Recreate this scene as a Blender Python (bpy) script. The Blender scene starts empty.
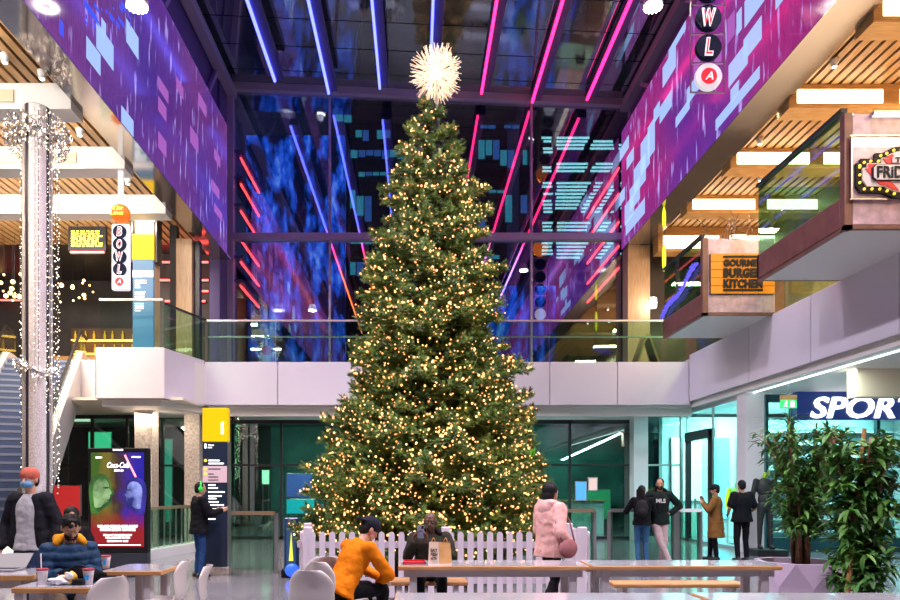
import bpy, math, random
from mathutils import Vector, Matrix, noise as mnoise
C = bpy.context.scene.collection
SC = bpy.context.scene
PI = math.pi
# ------------------------------------------------------------------ camera
FPX, VX, VY, EYE = 700.0, 416.0, 490.0, 1.55
cam_d = bpy.data.cameras.new('camera'); cam = bpy.data.objects.new('camera', cam_d); C.objects.link(cam)
cam.location = (0, 0, EYE); cam.rotation_euler = (PI/2, 0, 0)
cam_d.sensor_width = 36; cam_d.lens = FPX/900*36
cam_d.shift_x = (450-VX)/900; cam_d.shift_y = (VY-300)/900
cam_d.clip_end = 200
SC.camera = cam
# ------------------------------------------------------------------ world (night), exposure
W = bpy.data.worlds.new('night'); SC.world = W; W.use_nodes = True
W.node_tree.nodes['Background'].inputs[0].default_value = (0.10, 0.12, 0.30, 1)
W.node_tree.nodes['Background'].inputs[1].default_value = 0.12
SC.view_settings.view_transform = 'Standard'; SC.view_settings.look = 'None'
SC.view_settings.exposure = 0.82; SC.view_settings.gamma = 1.0; SC.view_settings.use_curve_mapping = False
SC.cycles.max_bounces = 8; SC.cycles.glossy_bounces = 5; SC.cycles.transparent_max_bounces = 16
SC.cycles.diffuse_bounces = 3; SC.cycles.sample_clamp_indirect = 5.0
SC.cycles.caustics_reflective = False; SC.cycles.caustics_refractive = False

def lamp(name, loc, target, power, col, size, sy=None, spread=PI):
    d = bpy.data.lights.new(name, 'AREA'); d.energy = power; d.color = col
    d.shape = 'RECTANGLE'; d.size = size; d.size_y = sy or size; d.spread = spread
    o = bpy.data.objects.new(name, d); C.objects.link(o); o.location = loc
    o.rotation_euler = (Vector(target)-Vector(loc)).to_track_quat('-Z', 'Y').to_euler()
    return o
# added area lamps: fill above the screens, under the slats, beams and soffits
for y, p in ((2.5, 205), (8, 205), (14, 215)):
    lamp('flood_fill', (-5.4, y, 13.6), (0.5, y+3, 1), p, (.97, .89, 1.0), .5, None, 1.65)  # added fill for the hall floor, no fixture modelled
    lamp('flood_fill', (6.2, y, 13.9), (-0.5, y+3, 1), p, (.97, .88, 1.0), .5, None, 1.65)
for y in (5, 9.5, 13.3, 16.0, 18.8):
    lamp('slat_ceiling_fill', (10.4, y, 9.45), (10.4, y+.8, 5), 150, (1.0, .74, .44), 1.2, .3)  # added warm fill below the slats
for y in (8, 12.0, 14.8, 17.3, 20.0):
    lamp('slat_ceiling_fill', (-9.6, y, 8.75), (-9.6, y+.6, 5), 130, (1.0, .80, .56), 1.2, .3, 2.2)
for y in (11.0, 14.02, 16.52, 19.12):
    lamp('cove_fill', (-10.4, y, 8.99), (-10.4, y+2.2, 9.22), 135, (1.0, .92, .80), 6.5, .1)  # added to brighten the beam fronts and slats
for y in (4.5, 8.0, 11.6, 15.2, 18.8):
    lamp('soffit_fill', (7.2, y, 9.66), (7.75, y, 4.5), 42, (1.0, .93, 1.0), .2, 1.2, 1.9)  # added wash for the fascia and balconies
    lamp('soffit_fill', (-6.3, y, 9.0), (-6.9, y+1, 4.5), 12, (1.0, .94, 1.0), .2, 1.2, 1.9)
lamp('soffit_fill', (-3.2, 23.6, 3.7), (-3.2, 24.6, 0), 130, (.80, 1, .92), 5, .3)  # added fill inside the dark shop
lamp('soffit_fill', (4.6, 23.6, 3.7), (4.6, 24.6, 0), 120, (.65, 1, .95), 3, .3)
lamp('soffit_fill', (-7.6, 19.9, 3.7), (-8.0, 21.8, 0), 30, (1, .86, .68), 1.5, .4)
lamp('soffit_fill', (8.6, 14, 3.9), (9.5, 15, 0), 110, (.8, 1, .98), .3, 6)
lamp('shop_lamp', (11, 19.5, 3.9), (11, 19.5, 0), 300, (.75, 1, .98), 4, 2.5)
lamp('shop_lamp', (10.3, 21.8, 3.9), (9.9, 22.6, 0), 190, (.70, 1, .97), 2, 2.5)

# ------------------------------------------------------------------ helpers
def wx(px, Y): return (px-VX)/FPX*Y
def wz(py, Y): return EYE+(VY-py)/FPX*Y
def P(px, py, Y): return Vector((wx(px, Y), Y, wz(py, Y)))
def rng(s): return random.Random(s)

class MB:
    def __init__(s): s.v = []; s.f = []; s.m = []; s.mi = 0
    def add(s, vs, fs, M=None):
        n = len(s.v)
        s.v += [tuple(M @ Vector(q)) if M else tuple(q) for q in vs]
        s.f += [tuple(i+n for i in f) for f in fs]; s.m += [s.mi]*len(fs)
        return s
    def box(s, x0, x1, y0, y1, z0, z1, M=None):
        v = [(x0,y0,z0),(x1,y0,z0),(x1,y1,z0),(x0,y1,z0),(x0,y0,z1),(x1,y0,z1),(x1,y1,z1),(x0,y1,z1)]
        return s.add(v, [(0,3,2,1),(4,5,6,7),(0,1,5,4),(1,2,6,5),(2,3,7,6),(3,0,4,7)], M)
    def bbox(s, x0, x1, y0, y1, z0, z1, b=.01, M=None):
        """box with bevelled vertical and horizontal edges (chamfer)"""
        v = []; f = []
        def ring(i, z):
            X0, X1, Y0, Y1 = x0+i, x1-i, y0+i, y1-i
            c = b
            return [(X0+c,Y0,z),(X1-c,Y0,z),(X1,Y0+c,z),(X1,Y1-c,z),(X1-c,Y1,z),(X0+c,Y1,z),(X0,Y1-c,z),(X0,Y0+c,z)]
        for i, z in ((b*.7, z0), (0, z0+b), (0, z1-b), (b*.7, z1)): v += ring(i, z)
        for k in range(3):
            for j in range(8): f.append((k*8+j, k*8+(j+1) % 8, (k+1)*8+(j+1) % 8, (k+1)*8+j))
        f.append(tuple(range(7, -1, -1))); f.append(tuple(range(24, 32)))
        return s.add(v, f, M)
    def bar(s, p0, p1, w, h, up=(0,0,1)):
        p0, p1 = Vector(p0), Vector(p1); d = (p1-p0); L = d.length; d.normalize()
        r = d.cross(Vector(up)); r = r.normalized() if r.length > 1e-6 else Vector((1,0,0)); u = r.cross(d)
        M = Matrix((( r.x, d.x, u.x, p0.x), (r.y, d.y, u.y, p0.y), (r.z, d.z, u.z, p0.z), (0,0,0,1)))
        return s.box(-w/2, w/2, 0, L, -h/2, h/2, M)
    def tube(s, pts, r, seg=8, caps=True, r1=None):
        pts = [Vector(p) for p in pts]; n = len(pts); v = []; f = []
        prev = None
        for i, p in enumerate(pts):
            d = (pts[min(i+1, n-1)]-pts[max(i-1, 0)]).normalized()
            if prev is None:
                a = Vector((0,0,1)) if abs(d.z) < .9 else Vector((1,0,0)); u = d.cross(a).normalized()
            else:
                u = (prev-d*prev.dot(d)); u = u.normalized() if u.length > 1e-6 else d.orthogonal().normalized()
            prev = u; w = d.cross(u); rr = r if r1 is None else r+(r1-r)*i/(n-1)
            for k in range(seg):
                a = 2*PI*k/seg; v.append(p+(u*math.cos(a)+w*math.sin(a))*rr)
        for i in range(n-1):
            for k in range(seg):
                k2 = (k+1) % seg; f.append((i*seg+k, i*seg+k2, (i+1)*seg+k2, (i+1)*seg+k))
        if caps: f.append(tuple(range(seg-1, -1, -1))); f.append(tuple(range((n-1)*seg, n*seg)))
        return s.add(v, f)
    def cyl(s, p0, p1, r0, r1=None, seg=16): return s.tube([p0, p1], r0, seg, True, r0 if r1 is None else r1)
    def lathe(s, prof, c=(0,0,0), seg=24, M=None):
        v = []; f = []; n = len(prof)
        for r, z in prof:
            for k in range(seg):
                a = 2*PI*k/seg; v.append((c[0]+r*math.cos(a), c[1]+r*math.sin(a), c[2]+z))
        for i in range(n-1):
            for k in range(seg):
                k2 = (k+1) % seg; f.append((i*seg+k, i*seg+k2, (i+1)*seg+k2, (i+1)*seg+k))
        f.append(tuple(range(seg-1, -1, -1))); f.append(tuple(range((n-1)*seg, n*seg)))
        return s.add(v, f, M)
    def ell(s, c, r, R=None, seg=14, rings=9):
        if not hasattr(r, '__len__'): r = (r, r, r)
        v = [(0,0,-1)]; f = []
        for i in range(1, rings):
            t = -PI/2+PI*i/rings
            for k in range(seg):
                a = 2*PI*k/seg; v.append((math.cos(t)*math.cos(a), math.cos(t)*math.sin(a), math.sin(t)))
        v.append((0,0,1)); L = len(v)-1
        for k in range(seg): f.append((0, 1+(k+1) % seg, 1+k))
        for i in range(rings-2):
            for k in range(seg):
                a = 1+i*seg; f.append((a+k, a+(k+1) % seg, a+seg+(k+1) % seg, a+seg+k))
        a = 1+(rings-2)*seg
        for k in range(seg): f.append((a+k, a+(k+1) % seg, L))
        R = R or Matrix.Identity(3); c = Vector(c)
        s.add([c+R @ Vector((p[0]*r[0], p[1]*r[1], p[2]*r[2])) for p in v], f); return s
    def cap(s, p0, p1, r0, r1=None, seg=12):
        r1 = r0 if r1 is None else r1; p0, p1 = Vector(p0), Vector(p1); d = p1-p0
        d = d.normalized() if d.length > 1e-6 else Vector((0,0,1))
        q = [(-1, .12), (-.75, .66), (-.38, .92), (0, 1)]
        pts = [(p0+d*(a*r0), b*r0) for a, b in q]+[(p1-d*(a*r1), b*r1) for a, b in reversed(q)]
        u = d.orthogonal().normalized(); w = d.cross(u); v = []; f = []
        for p, r in pts:
            for k in range(seg):
                a = 2*PI*k/seg; v.append(p+(u*math.cos(a)+w*math.sin(a))*r)
        n = len(pts)
        for i in range(n-1):
            for k in range(seg):
                k2 = (k+1) % seg; f.append((i*seg+k, i*seg+k2, (i+1)*seg+k2, (i+1)*seg+k))
        f.append(tuple(range(seg-1, -1, -1))); f.append(tuple(range((n-1)*seg, n*seg)))
        return s.add(v, f)
    def loft(s, rings, seg=20):
        """rings: (centre, side vector, depth vector, half width, half depth)"""
        v = []; f = []; n = len(rings)
        for c, a, b, ra, rb in rings:
            for k in range(seg): t = 2*PI*k/seg; v.append(c+a*(ra*math.cos(t))+b*(rb*math.sin(t)))
        for i in range(n-1):
            for k in range(seg): k2 = (k+1) % seg; f.append((i*seg+k, i*seg+k2, (i+1)*seg+k2, (i+1)*seg+k))
        f.append(tuple(range(seg-1, -1, -1))); f.append(tuple(range((n-1)*seg, n*seg)))
        return s.add(v, f)
    def octa(s, c, r):
        x, y, z = c
        return s.add([(x+r,y,z),(x-r,y,z),(x,y+r,z),(x,y-r,z),(x,y,z+r),(x,y,z-r)],
                     [(0,2,4),(2,1,4),(1,3,4),(3,0,4),(2,0,5),(1,2,5),(3,1,5),(0,3,5)])
    def prism(s, poly, a0, a1, axis='z', M=None):
        """poly extruded along an axis; axis y: poly is (x,z); axis x: poly is (y,z)"""
        mk = {'z': lambda p, a: (p[0], p[1], a), 'y': lambda p, a: (p[0], a, p[1]), 'x': lambda p, a: (a, p[0], p[1])}[axis]
        n = len(poly); v = [mk(p, a0) for p in poly]+[mk(p, a1) for p in poly]
        f = [tuple(range(n-1, -1, -1)), tuple(range(n, 2*n))]+[(i, (i+1) % n, n+(i+1) % n, n+i) for i in range(n)]
        return s.add(v, f, M)
    def mesh(s, name):
        me = bpy.data.meshes.new(name); me.from_pydata(s.v, [], s.f); me.update()
        return me
    def build(s, name, mat, parent=None, smooth=False, origin=None):
        """links ONE mesh object; verts are in world space unless parent's root is at the origin"""
        if origin is None:
            origin = root_loc(parent) if parent else Vector((0,0,0))
        me = bpy.data.meshes.new(name)
        me.from_pydata([(a-origin[0], b-origin[1], c-origin[2]) for a, b, c in s.v], [], s.f)
        mats = mat if isinstance(mat, (list, tuple)) else [mat]
        for m in mats: me.materials.append(m)
        if len(mats) > 1: me.polygons.foreach_set('material_index', s.m)
        if smooth: me.polygons.foreach_set('use_smooth', [True]*len(me.polygons))
        me.update()
        return link(name, me, parent, None if parent else origin)
def root_loc(o):
    while o.parent: o = o.parent
    return o.location.copy()
def link(name, me, parent=None, loc=None):
    o = bpy.data.objects.new(name, me); C.objects.link(o)
    if parent: o.parent = parent
    elif loc is not None: o.location = loc
    return o
def tag(o, label, cat, group=None, kind=None):
    o['label'] = label; o['category'] = cat
    if group: o['group'] = group
    if kind: o['kind'] = kind
    return o
def thing(name, label, cat, loc=(0,0,0), rz=0, group=None):
    o = bpy.data.objects.new(name, None); C.objects.link(o); o.location = loc; o.rotation_euler = (0,0,rz)
    o.empty_display_size = .1
    return tag(o, label, cat, group)
def struct(name, mb, mat, parent=None, smooth=False):
    o = mb.build(name, mat, parent, smooth)
    o['kind'] = 'structure'
    return o
def kids(o): return [c for c in bpy.data.objects if c.parent == o]
def dup(root, loc, rz=0, label=None, group=None, scale=None):
    r = root.copy(); C.objects.link(r); r.location = loc; r.rotation_euler = (0,0,rz)
    if label: r['label'] = label
    if group: r['group'] = group
    if scale: r.scale = (scale,)*3
    for ch in kids(root):
        c = ch.copy(); C.objects.link(c); c.parent = r
        for g in kids(ch):
            d = g.copy(); C.objects.link(d); d.parent = c
    return r
def remeshed(mb, voxel, it=3):
    me = mb.mesh('tmp'); o = bpy.data.objects.new('tmp', me); C.objects.link(o)
    m = o.modifiers.new('r', 'REMESH'); m.mode = 'VOXEL'; m.voxel_size = voxel; m.use_smooth_shade = True
    if it:
        s = o.modifiers.new('s', 'SMOOTH'); s.factor = .5; s.iterations = it
    dg = bpy.context.evaluated_depsgraph_get(); ev = o.evaluated_get(dg)
    out = bpy.data.meshes.new_from_object(ev); bpy.data.objects.remove(o); bpy.data.meshes.remove(me)
    return out
def text_obj(name, s, mat, parent, width, height, M, depth=.01, shear=0, bold=0.0, spacing=1.0, origin=None):
    """solid letters as a mesh, fitted to width x height, in the local XY plane of M (x right, y up, z out)"""
    cu = bpy.data.curves.new('t', 'FONT'); cu.body = s; cu.size = 1; cu.extrude = .02; cu.shear = shear; cu.offset = bold
    cu.align_x = 'CENTER'; cu.resolution_u = 3; cu.space_character = spacing
    o = bpy.data.objects.new('t', cu); C.objects.link(o)
    dg = bpy.context.evaluated_depsgraph_get()
    me = bpy.data.meshes.new_from_object(o.evaluated_get(dg)); bpy.data.objects.remove(o)
    xs = [v.co.x for v in me.vertices]; ys = [v.co.y for v in me.vertices]
    cx, cy = (min(xs)+max(xs))/2, (min(ys)+max(ys))/2
    sx = width/(max(xs)-min(xs)) if width else height/(max(ys)-min(ys)); sy = height/(max(ys)-min(ys)) if height else sx
    og = origin if origin is not None else (root_loc(parent) if parent else Vector((0,0,0)))
    for v in me.vertices:
        q = Vector(((v.co.x-cx)*sx, (v.co.y-cy)*sy, (v.co.z+.02)/.04*depth)); v.co = (M @ q)-og
    me.materials.clear(); me.materials.append(mat)
    return link(name, me, parent)
def frame_M(origin, right, up):
    r = Vector(right).normalized(); u = Vector(up).normalized(); n = r.cross(u); o = Vector(origin)
    return Matrix(((r.x,u.x,n.x,o.x),(r.y,u.y,n.y,o.y),(r.z,u.z,n.z,o.z),(0,0,0,1)))
def front_M(x, y, z): return frame_M((x,y,z), (1,0,0), (0,0,1))     # faces the camera side (-Y)

# ------------------------------------------------------------------ materials
def nodes(m): return m.node_tree.nodes, m.node_tree.links
def mat(name, col, rough=.5, metal=0.0, emit=None, estr=0.0, noise=0.0, nscale=8.0, coat=0.0, spec=.5, trans=0.0, bump=0.0, bscale=40.0, sheen=0.0):
    m = bpy.data.materials.new(name); m.use_nodes = True; N, L = nodes(m); b = N['Principled BSDF']
    b.inputs['Base Color'].default_value = (*col, 1); b.inputs['Roughness'].default_value = rough
    b.inputs['Metallic'].default_value = metal; b.inputs['Coat Weight'].default_value = coat
    b.inputs['Specular IOR Level'].default_value = spec; b.inputs['Sheen Weight'].default_value = sheen
    b.inputs['Transmission Weight'].default_value = trans
    if emit: b.inputs['Emission Color'].default_value = (*emit, 1); b.inputs['Emission Strength'].default_value = estr
    if noise or bump:
        tc = N.new('ShaderNodeTexCoord')
    if noise:
        t = N.new('ShaderNodeTexNoise'); t.inputs['Scale'].default_value = nscale; t.inputs['Detail'].default_value = 4
        L.new(tc.outputs['Object'], t.inputs['Vector'])
        r = N.new('ShaderNodeValToRGB'); r.color_ramp.elements[0].position = .3; r.color_ramp.elements[1].position = .7
        r.color_ramp.elements[0].color = (*[c*(1-noise) for c in col], 1); r.color_ramp.elements[1].color = (*[min(1, c*(1+noise)) for c in col], 1)
        L.new(t.outputs['Fac'], r.inputs[0]); L.new(r.outputs[0], b.inputs['Base Color'])
    if bump:
        t2 = N.new('ShaderNodeTexNoise'); t2.inputs['Scale'].default_value = bscale; L.new(tc.outputs['Object'], t2.inputs['Vector'])
        bp = N.new('ShaderNodeBump'); bp.inputs['Strength'].default_value = bump; bp.inputs['Distance'].default_value = .02
        L.new(t2.outputs['Fac'], bp.inputs['Height']); L.new(bp.outputs[0], b.inputs['Normal'])
    return m
def emis(name, col, s):
    return mat(name, tuple(min(.8, c) for c in col), .4, emit=col, estr=s)
def glass(name, tint, refl=None, rough=.0, add=.04, blend=.22):
    """window glass: clear transmission tinted, with a mirror reflection (fresnel or a coated constant)"""
    m = bpy.data.materials.new(name); m.use_nodes = True; N, L = nodes(m); N.clear()
    out = N.new('ShaderNodeOutputMaterial'); mx = N.new('ShaderNodeMixShader')
    t = N.new('ShaderNodeBsdfTransparent'); t.inputs[0].default_value = (*tint, 1)
    g = N.new('ShaderNodeBsdfGlossy'); g.inputs['Roughness'].default_value = rough; g.inputs[0].default_value = (.95, .97, 1, 1)
    L.new(t.outputs[0], mx.inputs[1]); L.new(g.outputs[0], mx.inputs[2]); L.new(mx.outputs[0], out.inputs[0])
    if refl is None:
        fr = N.new('ShaderNodeLayerWeight'); fr.inputs['Blend'].default_value = .5
        pw = N.new('ShaderNodeMath'); pw.operation = 'POWER'; pw.inputs[1].default_value = 4.0; L.new(fr.outputs['Facing'], pw.inputs[0])
        ad = N.new('ShaderNodeMath'); ad.operation = 'MULTIPLY_ADD'; ad.inputs[1].default_value = blend*3; ad.inputs[2].default_value = add; ad.use_clamp = True
        L.new(pw.outputs[0], ad.inputs[0]); L.new(ad.outputs[0], mx.inputs[0])
    else: mx.inputs[0].default_value = refl
    return m
def wood(name, c0, c1, rough=.45, scale=(1, 12, 12)):
    m = bpy.data.materials.new(name); m.use_nodes = True; N, L = nodes(m); b = N['Principled BSDF']; b.inputs['Roughness'].default_value = rough
    tc = N.new('ShaderNodeTexCoord'); mp = N.new('ShaderNodeMapping'); mp.inputs['Scale'].default_value = scale
    t = N.new('ShaderNodeTexNoise'); t.inputs['Scale'].default_value = 3; t.inputs['Detail'].default_value = 6
    r = N.new('ShaderNodeValToRGB'); r.color_ramp.elements[0].position = .35; r.color_ramp.elements[1].position = .68
    r.color_ramp.elements[0].color = (*c0, 1); r.color_ramp.elements[1].color = (*c1, 1)
    L.new(tc.outputs['Object'], mp.inputs[0]); L.new(mp.outputs[0], t.inputs['Vector']); L.new(t.outputs['Fac'], r.inputs[0]); L.new(r.outputs[0], b.inputs['Base Color'])
    return m
M = {}
M['white'] = mat('white_paint', (.78, .77, .80), .4)
M['fascia'] = mat('fascia_panel', (.66, .62, .72), .28, coat=.3, noise=.03, nscale=.6)
M['seam'] = mat('panel_seam', (.28, .26, .32), .6)
M['soffit'] = mat('soffit_white', (.72, .70, .68), .5)
M['cream'] = mat('cream_plaster', (.78, .70, .58), .6)
M['beige'] = mat('beige_panel', (.66, .52, .38), .6)
M['dark'] = mat('dark_metal', (.03, .03, .035), .4, metal=.3)
M['black'] = mat('black_plastic', (.010, .010, .012), .45, spec=.2)
M['navy'] = mat('navy_panel', (.018, .03, .06), .35)
M['steel'] = mat('brushed_steel', (.55, .54, .55), .3, metal=.9)
M['mullion'] = mat('mullion_purple_grey', (.40, .33, .52), .4, metal=.2)
M['oak'] = wood('oak', (.42, .20, .07), (.62, .34, .13))
M['slat'] = wood('slat_wood', (.42, .22, .08), (.60, .35, .15), scale=(12, 1, 12))
M['rail_wood'] = wood('rail_wood', (.45, .27, .14), (.66, .43, .25))
M['post_wood'] = wood('post_wood', (.50, .32, .18), (.66, .45, .27), scale=(12, 12, 1))
M['stone'] = mat('stone_cladding', (.50, .43, .37), .6, noise=.35, nscale=14)
M['pinkstone'] = mat('pink_marble', (.60, .42, .47), .3, noise=.25, nscale=7, coat=.3)
M['brown'] = mat('brown_cladding', (.20, .085, .06), .35, noise=.2, nscale=5)
M['clear'] = glass('clear_glass', (.86, .96, .93), add=.02, blend=.12)
M['rail_glass'] = glass('balustrade_glass', (.66, .86, .76), add=.05, blend=.13)
M['teal_glass'] = glass('teal_shop_glass', (.66, .95, .93), add=.06, blend=.15)
M['dark_glass'] = glass('dark_shop_glass', (.50, .72, .66), add=.16, blend=.15)
M['curtain_glass'] = glass('curtain_wall_glass', (.66, .70, .84), refl=.31)
M['mirror_soffit'] = mat('polished_soffit', (.42, .38, .36), .10, metal=.85, bump=.04, bscale=3)
M['roof_glass'] = mat('roof_glass', (.36, .41, .43), .04, metal=.9, bump=.02, bscale=1.2)
M['plastic'] = mat('white_shell_plastic', (.54, .50, .49), .3, coat=.3)
M['chair_leg'] = mat('pale_chair_leg', (.55, .48, .40), .4)
M['fence'] = mat('white_fence_paint', (.66, .59, .67), .5)
M['paper'] = mat('white_paper', (.82, .80, .80), .6)
M['red'] = mat('red_paint', (.55, .03, .04), .4)
M['yellow'] = mat('yellow_panel', (.72, .47, .004), .45, emit=(1, .72, 0), estr=.22, spec=.2)
M['lightbox'] = emis('warm_white_lightbox', (1, .83, .58), 3.4)
M['lightbox_frame'] = wood('lightbox_wood', (.55, .30, .10), (.72, .44, .18), scale=(1, 12, 12))
M['lamp_white'] = emis('lamp_white', (1, .93, .82), 14)
M['lamp_cool'] = emis('lamp_cool', (.78, 1, .98), 2.2)
M['bulb'] = emis('warm_fairy_bulb', (1, .41, .15), 2.2)
M['bulb_soft'] = emis('warm_pendant_bulb', (1, .60, .22), 3.5)
M['bulb_cool'] = emis('cool_fairy_bulb', (1, .84, .66), 4)
M['white_led'] = emis('white_letter_glow', (1, 1, 1), 1.6)
M['screen_red'] = emis('red_line', (1, .06, .05), 5)
M['soil'] = mat('soil', (.05, .03, .02), .9)
M['leaf'] = mat('leaf_green', (.045, .14, .025), .4, noise=.5, nscale=6)
M['leaf_dark'] = mat('leaf_dark', (.02, .075, .03), .4, noise=.5, nscale=7)
M['bark'] = mat('bark', (.22, .13, .07), .8, noise=.4, nscale=20)
M['planter'] = mat('lilac_planter', (.60, .48, .64), .45)
# ================================================================== SETTING
# floor: polished grey tiles
def floor_mat():
    m = bpy.data.materials.new('grey_floor_tiles'); m.use_nodes = True; N, L = nodes(m); b = N['Principled BSDF']
    tc = N.new('ShaderNodeTexCoord'); br = N.new('ShaderNodeTexBrick'); br.offset = .0
    br.inputs['Scale'].default_value = 1; br.inputs['Brick Width'].default_value = 1.2; br.inputs['Row Height'].default_value = .6
    br.inputs['Mortar Size'].default_value = .006
    br.inputs['Color1'].default_value = (.30, .29, .31, 1); br.inputs['Color2'].default_value = (.24, .235, .26, 1); br.inputs['Mortar'].default_value = (.10, .10, .11, 1)
    L.new(tc.outputs['Object'], br.inputs['Vector']); L.new(br.outputs['Color'], b.inputs['Base Color'])
    b.inputs['Roughness'].default_value = .16; b.inputs['Coat Weight'].default_value = .4; b.inputs['Coat Roughness'].default_value = .08
    return m
struct('floor', MB().box(-18, 18, -14, 34, -.15, 0), floor_mat())
YB, YG = 20.5, 24.0          # mezzanine front edge, curtain wall
SL = .044                    # cross fall of the roof glazing
def roofz(x): return 15.2-SL*x
# ---- mezzanine slabs and fascias
def panels_y(name, x, segs, z0, z1, thick, side):
    """fascia panels along Y on plane X = x, one mesh with joints"""
    mb = MB()
    for a, b in segs: mb.bbox(min(x, x+side*thick), max(x, x+side*thick), a+.012, b-.012, z0, z1, .008)
    return mb
struct('floor_mezzanine_right', MB().box(8.06, 17, -12, YG+8, 4.16, 5.42), M['soffit'])
seg = [(-12+2.62*i, -12+2.62*(i+1)) for i in range(12)]; seg[-1] = (seg[-1][0], YB)
struct('wall_fascia_right', panels_y('', 8.0, seg, 4.14, 5.5, .05, 1), M['fascia'])
struct('floor_mezzanine_back', MB().box(-6.15, 8.06, YB+.06, YG+8, 4.06, 5.22).box(-17, -8.6, YB+.06, YG+8, 4.06, 5.22).prism([(-8.6, 18.76), (-6.78, 18.76), (-6.15, YB+.06), (-6.15, 32), (-8.6, 32)], 4.06, 5.22), M['soffit'])
mb = MB(); xs = [-6.2, -4.75, -1.88, -.9, 1.0, 3.9, 5.75, 6.95, 8.0]
xs = [-6.2, -4.05, -1.9, .25, 2.15, 3.92, 5.9, 8.0]
for a, b in zip(xs, xs[1:]): mb.bbox(a+.012, b-.012, YB, YB+.05, 4.04, 5.3, .008)
struct('wall_fascia_back', mb, M['fascia'])
mb = MB().bbox(-8.55, -6.74, 18.7, 18.75, 4.0, 5.36, .008)
mb.prism([(-6.72, 18.7), (-6.2, YB), (-6.25, YB+.03), (-6.77, 18.73)], 4.0, 5.34)
mb.bbox(-10.1, -8.57, 20.5, 20.56, 4.0, 5.36, .008)
mb.bbox(-8.6, -8.55, 18.76, 20.5, 4.0, 5.36, .008)
struct('wall_fascia_left', mb, M['fascia'])
# stepped soffit trims under the fascia
struct('trim_1', MB().box(-6.1, 8.2, YB+.3, YB+.36, 3.74, 4.05).box(-6.1, 8.2, YB+.12, YB+.3, 3.98, 4.05), M['soffit'])
struct('trim_2', MB().prism([(-8.5, 18.95), (-6.9, 18.95), (-6.3, YB+.2), (-6.3, 22), (-8.5, 22)], 3.82, 4.05), M['soffit'])
mb = MB().box(8.12, 16, -12, 22.3, 3.98, 4.15)
struct('ceiling_right_shops', mb, M['soffit'])
struct('trim_3', MB().box(8.37, 8.40, 6, 20.4, 3.955, 3.98), M['lamp_cool'])
struct('ceiling_left_shops', MB().box(-17, -6.3, 18.9, 30, 3.98, 4.05), M['cream'])
# beige bulkhead at the right
struct('wall_bulkhead_right', MB().box(8.82, 16, 14.0, 14.33, 3.42, 3.98), M['beige'])
# ---- roof glazing with seams
mb = MB()
for k in range(29):
    y0 = -12+k*1.3
    mb.add([(-8.5, y0+.02, roofz(-8.5)), (8.5, y0+.02, roofz(8.5)), (8.5, y0+1.28, roofz(8.5)), (-8.5, y0+1.28, roofz(-8.5)),
            (-8.5, y0+.02, roofz(-8.5)+.1), (8.5, y0+.02, roofz(8.5)+.1), (8.5, y0+1.28, roofz(8.5)+.1), (-8.5, y0+1.28, roofz(-8.5)+.1)],
           [(0,3,2,1), (4,5,6,7), (0,1,5,4), (1,2,6,5), (2,3,7,6), (3,0,4,7)])
struct('ceiling_roof_glass', mb, M['roof_glass'])
mb = MB()
for x in (-6.3, -2.95, .6, 3.95, 7.4): mb.bar((x, -12, roofz(x)-.02), (x, YG, roofz(x)-.02), .05, .06)
struct('ceiling_roof_frame', mb, M['dark'])
# ---- curtain wall at the back: five panes wide, two tiers
XS = (-6.35, -2.95, .7, 3.95, 7.4); ZT = 10.2
fr = thing('window_1', 'tall curtain wall of tinted glass with purple steel frame', 'window', (0, YG, 5.26)); fr['kind'] = 'structure'
mb = MB()
mb.box(XS[0]-.1, XS[-1]+.1, YG-.18, YG+.1, ZT-.11, ZT+.11)
mb.bar((XS[0]-.3, YG-.05, roofz(XS[0])-.12), (XS[-1]+.2, YG-.05, roofz(XS[-1])-.12), .24, .24)
for x in (XS[0], XS[-1]): mb.box(x-.12, x+.12, YG-.2, YG+.1, 5.26, roofz(x)-.1)
for x in XS[1:-1]: mb.box(x-.035, x+.035, YG-.1, YG+.06, 5.26, roofz(x)-.15)
mb.box(XS[0], XS[-1], YG-.06, YG+.06, 5.26, 5.4)
o = mb.build('window_frame', M['mullion'], fr)
mb = MB()
for x in XS[1:-1]:
    for z in (6.2, 7.4, 8.7, 11.4, 12.8): mb.cyl((x, YG-.17, z), (x, YG-.09, z), .05, .05, 8)
mb.build('glazing_clamp', M['steel'], fr)
for a, b in zip(XS, XS[1:]):
    for z0, z1a, z1b in ((5.4, ZT-.1, ZT-.1), (ZT+.1, roofz(a)-.2, roofz(b)-.2)):
        MB().prism([(a+.03, z0), (b-.03, z0), (b-.03, z1b), (a+.03, z1a)], YG, YG+.03, 'y').build('pane', M['curtain_glass'], fr)
# ---- upper side walls between screen top and roof
upw = mat('upper_wall_dark_violet', (.10, .07, .22), .4, metal=.2)
struct('wall_upper_left', MB().box(-6.75, -6.5, -12, YG, 13.1, 15.6).box(-6.75, -6.42, 22.9, YG, 5.3, 15.6), upw)
struct('wall_upper_right', MB().box(7.3, 7.6, -12, YG, 13.6, 15.1).box(7.45, 7.7, 23.2, YG, 9.7, 15), upw)
mb = MB().bar((-6.3, -12, 15.1), (-6.3, YG, 15.1), .3, .3)
for y in (4, 9, 13.2, 17.2, 21): mb.bar((-6.4, y, 13.1), (-6.4, y+1.6, 15.2), .12, .12)
struct('beam_left', mb, M['mullion'])
mb = MB().bar((7.15, -12, 14.65), (7.15, YG, 14.65), .3, .3)
for y in (9, 13.2, 17.2, 21): mb.bar((7.2, y, 13.6), (7.2, y+1.6, 14.7), .12, .12)
struct('beam_right', mb, M['mullion'])
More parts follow.
